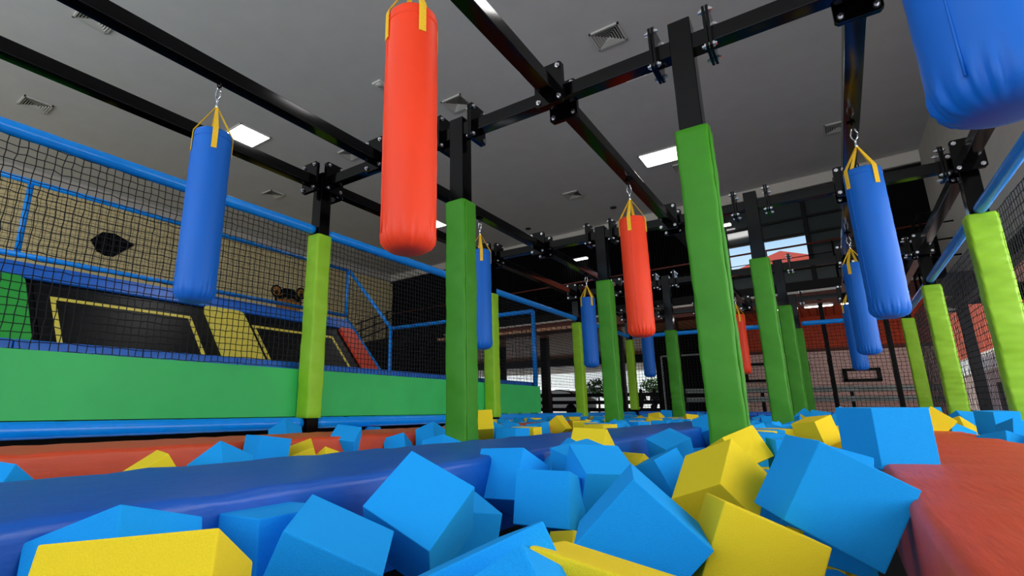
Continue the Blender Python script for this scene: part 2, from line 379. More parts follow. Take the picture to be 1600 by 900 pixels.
post(6, B, 'lime', 2.26, .0, 'thick lime padded post at the right edge of the picture', RX, .115, seed=5)
post(6, 2 * B, 'lime', 2.22, .0, 'middle lime padded post of the right hand row', RX, .11, seed=6)
post(6, 3 * B, 'lime', 2.2, .0, 'farthest lime padded post of the right hand row', [('x', -1), ('y', -1)], .105, seed=7)
post(2, 0, 'green', 2.143, -.2, 'big green padded post left of centre, right of the near orange bag', MX, .105, seed=8, slump=[(.1, .03)])
post(4, 0, 'green', 2.178, -.2, 'thickest tall green padded post right of centre', MX, .105, top=3.06, seed=9, slump=[(.55, .02), (1.0, .015), (.25, .02)])
post(2, B, 'green', 2.136, -.2, 'green padded post between the third blue bag and the middle orange bag', MX, .105, seed=10)
post(4, B, 'green', 2.13, -.2, 'green padded post right of the small orange bag, second of its row', MX, .105, top=3.03, seed=11)
post(2, 2 * B, 'green', 1.84, -.2, 'slumped green padded post with wrinkled foot, left of the thickest post', MX, .105, seed=12, slump=[(.56, .12), (.46, .1), (.02, .1), (.1, .08)])
post(4, 2 * B, 'green', 2.12, -.2, 'green padded post third of the right inner row', MX, .105, seed=13)
post(2, 3 * B, 'green', 2.1, -.2, 'green padded post hidden behind the thickest post', MX, .105, seed=14)
post(4, 3 * B, 'green', 2.15, -.2, 'farthest and thinnest green padded post of the right inner row', MX, .105, seed=15)
def beam(p0, p1, label, axis):
    c = [(a + b_) / 2 for a, b_ in zip(p0, p1)]
    r = empty('steel_beam', c, 0, label, 'beam', 'black square steel beams')
    L = abs(p1[0] - p0[0]) / 2 if axis == 'x' else abs(p1[1] - p0[1]) / 2; h = .06
    if axis == 'x': MB().box(-L, L, -h, h, -h, h).build('square_tube', 'black', r, bevel=.007)
    else: MB().box(-h, h, -L, L, -h, h).build('square_tube', 'black', r, bevel=.007)
    for s in (-1, 1): flange(r, ((L - .012) * s, 0, .03) if axis == 'x' else (0, (L - .012) * s, .03), axis)
    return r
rown = ['nearest', 'first', 'second', 'third', 'farthest']
for k, y in enumerate(YS):
    if k == 0: continue
    for i, x in enumerate(XS[:-1]):
        beam((x + .184, y, ZB), (x + 1.816, y, ZB), 'black cross beam of the %s row of posts, %s bay' % (rown[k], ('left', 'middle', 'right')[i]), 'x')
bays = ['nearest bay', 'second bay', 'third bay', 'farthest bay']
for x, l in ((0, 'above the left blue rail'), (6, 'above the right blue rail'), (1, 'that carries the left blue bags'), (3, 'that carries the orange bags'), (5, 'that carries the right blue bags')):
    for k in range(4):
        g_ = .184 if x in (0, 6) else .142
        y0, y1 = YS[k] + g_, YS[k + 1] - g_
        if x in (0, 6) and k == 0: y0, y1 = YS[0] - .5, (YS[1] - g_)
        if x not in (0, 6) and k == 0: y0 = YS[0] - .4
        beam((x, y0, ZB), (x, y1, ZB), 'black long beam %s, %s' % (l, bays[k]), 'y')
# crosspiece brackets where the bag beams meet the cross beams
for y, rn in zip(YS[1:], rown[1:]):
    for x, l in ((1, 'left'), (3, 'middle'), (5, 'right')):
        r = empty('beam_bracket', (x, y, ZB), 0, 'black bolted bracket on the %s cross beam row, at the %s bag beam' % (rn, l), 'bracket', 'bolted beam joints')
        for s in (-1, 1):
            MB().box(-.055, .055, min(.06 * s, .15 * s), max(.06 * s, .15 * s), -.055, .055).build('stub_arm', 'black', r)
            flange(r, (0, .13 * s, .03), 'y')

# ------------------------------------------------------------------ padded rails
def rail(p0, p1, name, label, r_=.055, group='blue padded rails', m='rail', cat='rail', ties=.42):
    p0 = Vector(p0); p1 = Vector(p1); L = (p1 - p0).length; d = (p1 - p0) / L
    root = empty(name, p0, 0, label, cat, group)
    n = max(2, int(L / .06)); pts = []; rad = []
    rg = random.Random(int(L * 1000))
    for i in range(n + 1):
        t = L * i / n; pts.append(d * t); f_ = (t / ties) % 1
        rad.append(r_ * (1 - .10 * math.exp(-((min(f_, 1 - f_)) * ties / .018) ** 2) + rg.uniform(-.012, .012)))
    rad[0] *= .9; rad[-1] *= .9
    MB().tube(pts, r_, 14, radii=rad).build('vinyl_cover', m, root)
    k = 0; t = ties
    while t < L - .05 and k < 60:
        a = d * t; tt = MB(); tt.tube([a - d * .006, a + d * .006], r_ * .93, 14); tt.build('cable_tie', 'netblack' if m != 'rail' else 'rail', root); t += ties; k += 1
    return root
bn = ['nearest', 'second', 'third', 'farthest']
for k in range(4):
    y0 = YS[k] + (.1 if k else -.6); y1 = YS[k + 1] - .1
    rail((0, y0, 2.28), (0, y1, 2.28), 'padded_rail', 'blue padded top rail of the left net, %s span' % bn[k], ties=.6)
    rail((0, y0, .14), (0, y1, .14), 'padded_roller', 'blue padded roller at the foot of the green wall, %s span' % bn[k], .062, 'blue padded rollers')
    rail((6, y0, 2.30), (6, y1, 2.30), 'padded_rail', 'blue padded top rail of the right net, %s span' % bn[k], ties=.6)
    rail((6.12, y0, .06), (6.12, y1, .06), 'padded_roller', 'blue padded roller at the right pit edge, %s span' % bn[k], .075, 'blue padded rollers')
for i, x in enumerate(XS[:-1]):
    rail((x + .1, 3 * B, 2.27), (x + 1.9, 3 * B, 2.27), 'padded_rail', 'blue padded top rail of the far net, %s span' % ('left', 'middle', 'right')[i], ties=.6)
    rail((x + .1, 3 * B, .14), (x + 1.9, 3 * B, .14), 'padded_roller', 'blue padded roller at the far pit edge, %s span' % ('left', 'middle', 'right')[i], .075, 'blue padded rollers', m='court')

# ------------------------------------------------------------------ nets
def net(name, o, u, v, nu, nv, label, cell=.08, t=.0032, m='net', jit=.006, group='knotted safety nets', mask=None, seed=0, sag=.02):
    rg = random.Random(seed); o = Vector(o); u = Vector(u).normalized(); v = Vector(v).normalized(); nn = u.cross(v).normalized()
    P = [[o + u * (i * cell + rg.gauss(0, jit)) + v * (j * cell + rg.gauss(0, jit) - sag * math.sin(i * cell * 1.3) * .5) + nn * rg.gauss(0, jit * .4) for j in range(nv + 1)] for i in range(nu + 1)]
    ok = mask or (lambda a, b_: True)
    mb = MB()
    def strand(pts):
        if len(pts) < 2: return
        vs = []
        for i, p in enumerate(pts):
            d_ = (pts[min(i + 1, len(pts) - 1)] - pts[max(i - 1, 0)]).normalized(); s_ = d_.cross(nn).normalized()
            for k in range(3):
                a = 2.094 * k; vs.append(p + (s_ * math.cos(a) + nn * math.sin(a)) * t)
        fs = [(i * 3 + k, i * 3 + (k + 1) % 3, (i + 1) * 3 + (k + 1) % 3, (i + 1) * 3 + k) for i in range(len(pts) - 1) for k in range(3)]
        mb.add(vs, fs)
    for i in range(nu + 1):
        run = []
        for j in range(nv + 1):
            if ok(i * cell, j * cell): run.append(P[i][j])
            else: strand(run); run = []
        strand(run)
    for j in range(nv + 1):
        run = []
        for i in range(nu + 1):
            if ok(i * cell, j * cell): run.append(P[i][j])
            else: strand(run); run = []
        strand(run)
    return tag(mb.build(name, m, fixn=False), label, 'net', group)
for k in range(4):
    y0 = YS[k]
    net('safety_net', (-.115, y0, .715), (0, 1, 0), (0, 0, 1), 62, 26, 'black knotted net on the left over the green wall, %s span' % bn[k], seed=k, t=.0042, cell=.0602, jit=.0035)
    net('safety_net', (6.13, y0, .02), (0, 1, 0), (0, 0, 1), 47, 28, 'black knotted net hanging on the right, %s span' % bn[k], seed=10 + k, t=.0046, jit=.004)
net('safety_net', (0, 3 * B + .125, .1), (1, 0, 0), (0, 0, 1), 75, 27, 'black knotted net closing the far end of the pit', seed=20, t=.0055)

# ------------------------------------------------------------------ green pit wall and blue coping
for k in range(4):
    y0, y1 = YS[k], YS[k + 1]
    if k == 0: y0 -= .6
    if k == 2: y1 = 5.68
    if k == 3: break
    mb = MB(); ny = 40; nz = 10
    # front skin with soft diagonal creases
    for i in range(ny + 1):
        for j in range(nz + 1):
            y = y0 + .004 + (y1 - y0 - .008) * i / ny; z = .205 + .5 * j / nz
            e = .01 * math.sin((y * 2.2 + z * 5)) * math.sin(y * 1.1 + k) * (1 if k != 1 else 1.6) * (j / nz) * (1 - j / nz) * 3
            mb.v.append((-.108 + e, y, z))
    for i in range(ny):
        for j in range(nz):
            a = i * (nz + 1) + j; mb.f.append((a, a + nz + 1, a + nz + 2, a + 1)); mb.sm.append(True)
    mb.box(-.23, -.12, y0 + .004, y1 - .004, .205, .705)
    mb.add([(-.122, y0 + .004, .705), (-.122, y1 - .004, .705), (-.108, y1 - .004, .705), (-.108, y0 + .004, .705)], [(0, 1, 2, 3)])
    tag(mb.build('padded_wall', 'pitgreen', fixn=False), 'emerald green padded wall panel under the left net, %s bay' % ('nearest', 'second', 'third')[k], 'wall pad', 'green pit wall pads')
    c = MB(); yy = y0
    while yy < y1 - .05:
        c.box(-.74, -.24, yy + .003, min(yy + .9, y1) - .003, .61, .79); yy += .9
    tag(c.build('edge_pad', 'court', bevel=.012), 'blue padded edge strip behind the net above the green wall, %s bay' % ('nearest', 'second', 'third')[k], 'edge pad', 'blue court edge pads')

# ------------------------------------------------------------------ trampoline court (inclined beds)
T3 = Vector((-5.72, 0, 2.62)); BT = Vector((-4.47, 0, 1.22)); dd = (BT - T3).normalized(); LEN = (BT - T3).length + .75
nrm = Vector((-dd.z, 0, dd.x)); nrm = nrm if nrm.x > 0 else -nrm
def inc(y, s, h=0): return T3 + dd * s + nrm * h + Vector((0, y, 0))
def islab(mb, y0, y1, s0, s1, h0, h1, rc=0):
    if rc:
        n = 5; pl_ = []
        for (cy, cs, a0) in ((y1 - rc, s1 - .001, 0), (y1 - rc, s0 + rc, 270), (y0 + rc, s0 + rc, 180), (y0 + rc, s1 - .001, 90)):
            if a0 in (0,): pl_.append((y1, s1)); continue
            if a0 == 90: pl_.append((y0, s1)); continue
            rng_ = range(n + 1) if a0 == 270 else range(n + 1)
            for k in rng_:
                a = math.radians((0 - k * 90 / n) if a0 == 270 else (270 - k * 90 / n)); pl_.append((cy + rc * math.cos(a), cs + rc * math.sin(a)))
        m_ = len(pl_); vs = [inc(a, b_, h0) for a, b_ in pl_] + [inc(a, b_, h1) for a, b_ in pl_]
        return mb.add(vs, [tuple(range(m_)), tuple(range(2 * m_ - 1, m_ - 1, -1))] + [(i, (i + 1) % m_, m_ + (i + 1) % m_, m_ + i) for i in range(m_)])
    vs = [inc(y, s, h) for h in (h0, h1) for s in (s0, s1) for y in (y0, y1)]
    return mb.add(vs, [(0, 2, 3, 1), (4, 5, 7, 6), (0, 1, 5, 4), (2, 6, 7, 3), (0, 4, 6, 2), (1, 3, 7, 5)])
beds = [(-1.02, 1.42, 'black wall trampoline with a yellow outline, nearer of the two'), (2.52, 4.93, 'black wall trampoline with a yellow outline, beyond the yellow pad')]
ct = empty('trampoline_platform', (-4.5, 2, -.02), 0, 'black base deck of the trampoline court behind the green wall', 'platform')
base = MB(); islab(base, -5, 5.56, .1, LEN, -.12, -.021); base.v = [(a + 4.5, b_ - 2, c + .02) for a, b_, c in base.v]; base.build('inclined_deck', 'bed', ct)
base = MB(); base.box(-4.3, -.75, -5, 5.5, -.02, .6); base.v = [(a + 4.5, b_ - 2, c + .02) for a, b_, c in base.v]; base.build('deck', 'bed', ct)
c = MB(); islab(c, -5, 5.56, .12, .50, .001, .05)
tag(c.build('slope_top_pad', 'court', bevel=.012), 'wide blue pad along the top of the trampoline slope', 'pad')
for (y0, y1, m, l, nm, s0) in ((-5, -1.38, 'grn_vinyl', 'green slope pad at the left picture edge', 'slope_pad', .51), (1.48, 2.36, 'yellow_vinyl', 'yellow slope pad between the two wall trampolines', 'slope_pad', .51), (5.02, 5.52, 'red_vinyl', 'red slope pad at the far end of the trampoline slope', 'slope_pad', .51)):
    c = MB(); islab(c, y0, y1, s0, LEN, .0, .075, rc=.12); tag(c.build(nm, m, bevel=.012), l, 'pad', 'coloured pads on the trampoline slope')
for y0, y1, l in beds:
    r = empty('wall_trampoline', (0, 0, 0), 0, l, 'trampoline', 'inclined wall trampolines')
    c = MB(); islab(c, y0 - .25, y1 + .05, .52, LEN, -.02, .01); c.build('jump_bed', 'bed', r)
    c = MB(); w_ = .07; a0, a1, s0 = y0 - .05, y1 - .25, .86
    islab(c, a0, a1, s0, s0 + w_, .0, .016); islab(c, a0, a0 + w_, s0 + w_, LEN, .0, .016); islab(c, a1 - w_, a1, s0 + w_, LEN, .0, .016)
    c.build('outline_band', 'yellow_vinyl', r)
# court frame: pipes
def pipe(name, pts, label, r_=.045):
    r = empty(name, pts[0], 0, label, 'pipe frame', 'blue pipe frame of the trampoline court')
    o = Vector(pts[0])
    for a, b_ in zip(pts[:-1], pts[1:]):
        a = Vector(a) - o; b_ = Vector(b_) - o; MB().tube([a, b_], r_, 12).build('foam_pipe', 'rail', r)
    return r
pipe('pipe_frame', [(-5.72, -4.5, 3.95), (-5.72, 5.6, 3.95)], 'upper blue pipe of the rear court net')
pipe('pipe_frame', [(-5.66, -4.5, 2.68), (-5.66, 5.6, 2.68)], 'lower blue pipe above the trampoline slope')
pipe('pipe_frame', [(-5.74, -1.45, 2.7), (-5.74, -1.45, 3.9)], 'blue upright between the court pipes at the left edge')
pipe('pipe_frame', [(-5.72, 5.6, 3.9), (-5.72, 5.6, 2.7)], 'blue upright at the far end of the rear court net')
pipe('pipe_frame', [(-5.7, 5.62, 2.6), (-4.02, 5.62, .75)], 'blue slanted pipe along the end of the trampoline slope')
pipe('pipe_frame', [(-5.7, 5.66, 3.93), (-4.12, 5.66, 2.22), (-4.12, 5.66, .5)], 'blue slanted pipe and upright at the court corner')
pipe('pipe_frame', [(-4.08, 5.66, 2.21), (-.17, 5.62, 2.21), (-.17, 5.62, .71)], 'blue cross rail and end upright of the court beside the pit')
net('safety_net', (-5.74, -4.4, 2.66), (0, 1, 0), (0, 0, 1), 144, 18, 'fine black net between the two rear court pipes', seed=31, t=.0036, cell=.0695)
def msk(a, b_):
    x = -5.72 + a; z = .8 + b_
    if x > -4.12: return z < 2.2
    return z < 2.2 + (-4.12 - x) * (3.93 - 2.22) / (5.7 - 4.12) and z > .75 + (-4.02 - x) * (2.6 - .75) / (5.7 - 4.02)
net('safety_net', (-5.72, 5.64, .8), (1, 0, 0), (0, 0, 1), 70, 39, 'black net closing the far end of the trampoline court', mask=msk, seed=32, t=.0042)

# left wall: writing, emblem, black shape, stair rail
def wallpoly(pts, m, name, parent=None, x=-12.045, t=.02):
    return MB().prism(pts, x, x + t, 'x').build(name, m, parent)
tag(wallpoly([(1.45, 4.98), (1.72, 5.29), (2.05, 5.33), (2.62, 5.12), (2.1, 4.62), (1.88, 4.60), (1.66, 4.68)], 'netblack', 'wall_emblem'), 'black many-sided flat shape on the beige wall behind the nets', 'wall emblem')
lg = empty('wall_logo', (-12.04, 7.55, 4.3), 0, 'orange and black animal face sign with black letters on the beige wall', 'sign')
def disc(cy, cz, r_, m, x, nm, sq=1):
    MB().prism([(cy + r_ * math.cos(a * math.pi / 10), cz + sq * r_ * math.sin(a * math.pi / 10)) for a in range(20)], x, x + .01, 'x').build(nm, m, lg)
disc(.18, .32, .24, 'netblack', 0, 'ear_outline'); disc(.18, .32, .17, 'logo_orange', .011, 'ear'); disc(.18, .26, .08, 'netblack', .022, 'ear_mark')
disc(1.32, .42, .24, 'netblack', 0, 'ear_outline'); disc(1.32, .42, .17, 'logo_orange', .011, 'ear'); disc(1.32, .36, .08, 'netblack', .022, 'ear_mark')
disc(.75, .02, .62, 'netblack', .001, 'head_outline', .8); disc(.75, -.08, .55, 'logo_orange', .012, 'head', .75); disc(.75, .28, .2, 'netblack', .023, 'brow', .9)
for s in (-1, 1):
    MB().prism([(.75 + s * .18, .3), (.75 + s * .5, .12), (.75 + s * .44, .02), (.75 + s * .14, .14)], .023, .033, 'x').build('stripe', 'netblack', lg)
disc(.75, -.1, .16, 'logo_orange', .03, 'nose', .7)
def letters(txt, size, loc, parent, m, name='lettering'):
    c = bpy.data.curves.new(name, 'FONT'); c.body = txt; c.size = size; c.extrude = .01; c.offset = .025 * size
    o = bpy.data.objects.new(name, c); COL.objects.link(o); dg = bpy.context.evaluated_depsgraph_get(); me = bpy.data.meshes.new_from_object(o.evaluated_get(dg))
    bpy.data.objects.remove(o); q = bpy.data.objects.new(name, me); COL.objects.link(q); me.materials.clear(); me.materials.append(M[m]); q.parent = parent; q.location = loc
    q.rotation_euler = (math.pi / 2, 0, math.pi / 2); return q
letters('RA', .62, (.012, 1.75, -.38), lg, 'netblack')

sr = empty('stair_rail', (-11.5, 12.3, 3.0), 0, 'black stair handrail climbing beside the beige wall in the far left corner', 'handrail')
for dz in (0, .35, .7):
    MB().tube([(0, -.9, .05 + dz), (0, 1.4, 1.0 + dz)], .03, 6).build('handrail_bar', 'frame', sr)
for yy in (-.6, .2, 1.0):
    MB().tube([(0, yy, -.5), (0, yy, .85 + (yy + .9) * .41)], .03, 6).build('baluster', 'frame', sr)
structure(MB().prism([(11.2, -.3), (14, -.3), (14, 3.5), (12.3, 3.1), (11.2, 2.7)], -12.04, -8.6, 'x'), 'wall_stair_block', 'curtain')


# ------------------------------------------------------------------ punching bags
def bag_tree(m, label, group):
    r = empty('punching_bag', (0, 0, 0), 0, label, 'punching bag', group)
    R_ = .136; zt, zb = 2.33, 1.03
    prof = [(.001, zb - .012), (R_ * .35, zb - .012), (R_ * .62, zb - .004), (R_ * .82, zb + .012), (R_ * .94, zb + .04), (R_ * .99, zb + .075), (R_, zb + .11)]
    n_ = 26
    prof += [(R_ * (1 + .006 * math.sin(i * 1.9) + .012 * math.sin(i / n_ * 3.14)), zb + .11 + (zt - zb - .19) * i / n_) for i in range(1, n_ + 1)]
    prof += [(R_ * .985, zt - .055), (R_ * .995, zt - .045), (R_ * .985, zt - .02), (R_ * .955, zt - .004), (R_ * .93, zt), (R_ * .9, zt - .012), (.001, zt - .02)]
    def fn(a, z):
        e = math.exp(-((z - zb - .05) / .04) ** 2); t_ = math.exp(-((z - zt + .03) / .03) ** 2)
        return 1 + e * (.045 * math.sin(a * 17 + 2 * math.sin(a * 3)) + .03 * math.sin(a * 27 + 1)) + .006 * math.sin(a * 3 + z * 5) + t_ * .012 * math.sin(a * 9)
    MB().lathe(prof, 120, fn=fn).build('bag_body', m, r)
    MB().tube([(-.035 * 0 + (R_ + .001) * math.cos(-2.2), (R_ + .001) * math.sin(-2.2), zb + .07 + (zt - zb - .13) * i / 12) for i in range(13)], .0035, 6).build('seam', m, r)
    MB().lathe([(R_ * 1.004, zt - .062), (R_ * 1.012, zt - .056), (R_ * 1.004, zt - .05)], 48).build('top_hem', m, r)
    ap = Vector((0, 0, 2.565))
    for k in range(4):
        a = math.radians(45 + 90 * k + 8); u = Vector((math.cos(a), math.sin(a), 0)); t_ = Vector((-u.y, u.x, 0)); w_ = .019; th = .0025
        path = [(ap + u * .006, u), (u * (R_ + .004) + Vector((0, 0, zt - .002)), u), (u * (R_ + .005) + Vector((0, 0, zt - .05)), u), (u * (R_ + .005) + Vector((0, 0, zt - .17)), u)]
        vs = []
        for i, (p, q) in enumerate(path):
            ww = w_ * (.45 if i == 0 else 1)
            for s in (-1, 1):
                for h in (-th, th): vs.append(p + t_ * ww * s + q * h)
        fs = []
        for i in range(3):
            b_ = i * 4; fs += [(b_, b_ + 1, b_ + 5, b_ + 4), (b_ + 2, b_ + 6, b_ + 7, b_ + 3), (b_ + 1, b_ + 3, b_ + 7, b_ + 5), (b_, b_ + 4, b_ + 6, b_ + 2)]
        fs += [(0, 2, 3, 1), (12, 13, 15, 14)]
        MB().add(vs, fs).build('strap', 'strap', r)
    # swivel, snap hook and eye plate
    MB().lathe([(.005, 2.555), (.012, 2.565), (.012, 2.585), (.006, 2.6), (.012, 2.612), (.012, 2.63), (.005, 2.64)], 12).build('swivel', 'chrome', r)
    pts = [(.026 * math.cos(a) * (1 if math.sin(a) < .2 else .8), 0, 2.69 + .058 * math.sin(a)) for a in [i * 2 * math.pi / 20 for i in range(21)]]
    MB().tube(pts, .006, 6).build('snap_hook', 'chrome', r)
    pts = [(0, .018 * math.cos(a), 2.765 + .03 * math.sin(a)) for a in [i * 2 * math.pi / 14 for i in range(15)]]
    MB().tube(pts, .006, 6).build('eye_ring', 'black', r)
    MB().box(-.03, .03, -.035, .035, 2.785, 2.80).build('eye_plate', 'black', r)
    return r
bb = bag_tree('bag_blue', 'blue punching bag', 'blue punching bags'); bo = bag_tree('bag_orange', 'orange punching bag', 'orange punching bags')
used = set()
for col, x, y, rz, dz, l in (('o', 3, -1.87, 10, 0, 'near orange punching bag hanging high left of centre, biggest orange one'),
        ('o', 3, 1.87, 40, 0, 'middle orange punching bag hanging left of the thickest green post'),
        ('o', 3, 5.6, -20, 0, 'orange punching bag half hidden behind the left side of the thickest green post'),
        ('o', 3, 9.35, 60, 0, 'smallest orange punching bag just right of the thickest green post'),
        ('b', 1, -1.87, 15, 0, 'near left blue punching bag in front of the trampoline court'),
        ('b', 1, 1.87, -14, 0, 'blue punching bag right behind the big left green post'),
        ('b', 1, 5.6, 0, 0, 'small blue punching bag between the lime and green posts left of centre'),
        ('b', 1, 9.35, 30, 0, 'farthest blue punching bag hanging low behind the middle orange bag'),
        ('b', 5, -1.87, 0, .0, 'huge dark blue punching bag cut off by the top right corner'),
        ('b', 5, 1.87, -18, 0, 'large blue punching bag on the right in front of the lime posts'),
        ('b', 5, 5.6, 12, 0, 'second right blue punching bag, left of and behind the large one'),
        ('b', 5, 9.35, 70, 0, 'third right blue punching bag, smallest and mostly hidden behind the second')):
    src = bo if col == 'o' else bb
    r = src if col not in used else copy_tree(src)
    used.add(col); r.location = (x, y, dz); r.rotation_euler = (0, 0, math.radians(rz)); r['label'] = l

# ------------------------------------------------------------------ long crash mats between the foam lanes
def pit_mat(x0, x1, y0, y1, z1, m, label):
    mb = MB(); ny = int((y1 - y0) / .12); prof = []
    rr = .028
    for k in range(7): a = math.radians(180 - k * 15); prof.append((x0 + rr + rr * math.cos(a), z1 - rr + rr * math.sin(a)))
    for k in range(1, 9): t = k / 9; prof.append((x0 + rr + (x1 - x0 - 2 * rr) * t, z1 + .006 * math.sin(math.pi * t)))
    for k in range(7): a = math.radians(90 - k * 15); prof.append((x1 - rr + rr * math.cos(a), z1 - rr + rr * math.sin(a)))
    prof = [(x0, -.2), (x0, z1 - .12)] + prof + [(x1, z1 - .12), (x1, -.2)]; n = len(prof); vs = []; rg = random.Random(int(x0 * 10))
    ph = [rg.uniform(0, 6) for _ in range(6)]
    for j in range(ny + 1):
        y = y0 + (y1 - y0) * j / ny
        for i, (x, z) in enumerate(prof):
            wv = .003 * math.sin(y * 13 + ph[0] + x * 3) * math.sin(x * 7 + ph[1]) + .0025 * math.sin(y * 29 + ph[2])
            vs.append((x, y, z + (wv if z > z1 - .02 else 0)))
    fs = [(j * n + i, j * n + i + 1, (j + 1) * n + i + 1, (j + 1) * n + i) for j in range(ny) for i in range(n - 1)]
    fs += [tuple(range(n - 1, -1, -1)), tuple(ny * n + i for i in range(n))]
    mb.add(vs, fs, True)
    return tag(mb.build('crash_mat', m), label, 'crash mat')
pit_mat(.75, 1.45, -5.2, 10.9, .085, 'mat_red', 'long red mat at the left, between the green wall and the blue mat')
pit_mat(2.66, 3.35, -5.2, 10.9, .1, 'mat_blue', 'long blue mat crossing the left foreground behind the big foam cubes')
pit_mat(4.65, 5.40, -5.2, 10.9, .1, 'mat_red', 'wide red mat filling the lower right corner')

# ------------------------------------------------------------------ foam cubes
def rcube(m):
    o = MB().box(-.5, .5, -.5, .5, -.5, .5).build('foam_cube', m); return o
cube_me = {}
def foam_mesh(col, s):
    key = (col, tuple(s))
    if key not in cube_me:
        b = bmesh.new(); bmesh.ops.create_cube(b, size=1.0, matrix=Matrix.Diagonal((s[0], s[1], s[2], 1)))
        bmesh.ops.bevel(b, geom=b.edges[:], offset=.0035, segments=2, profile=.6, affect='EDGES')
        me = bpy.data.meshes.new('foam_cube'); b.to_mesh(me); b.free(); me.materials.append(M[{'b': 'foam_blue', 'y': 'foam_yellow'}[col]])
        cube_me[key] = me
    return cube_me[key]
def foam_cube(col, pos, R, s, label, group):
    o = bpy.data.objects.new('foam_cube', foam_mesh(col, s)); COL.objects.link(o)
    o.matrix_world = Matrix.Translation(pos) @ R.to_4x4()
    return tag(o, label, 'foam cube', group)
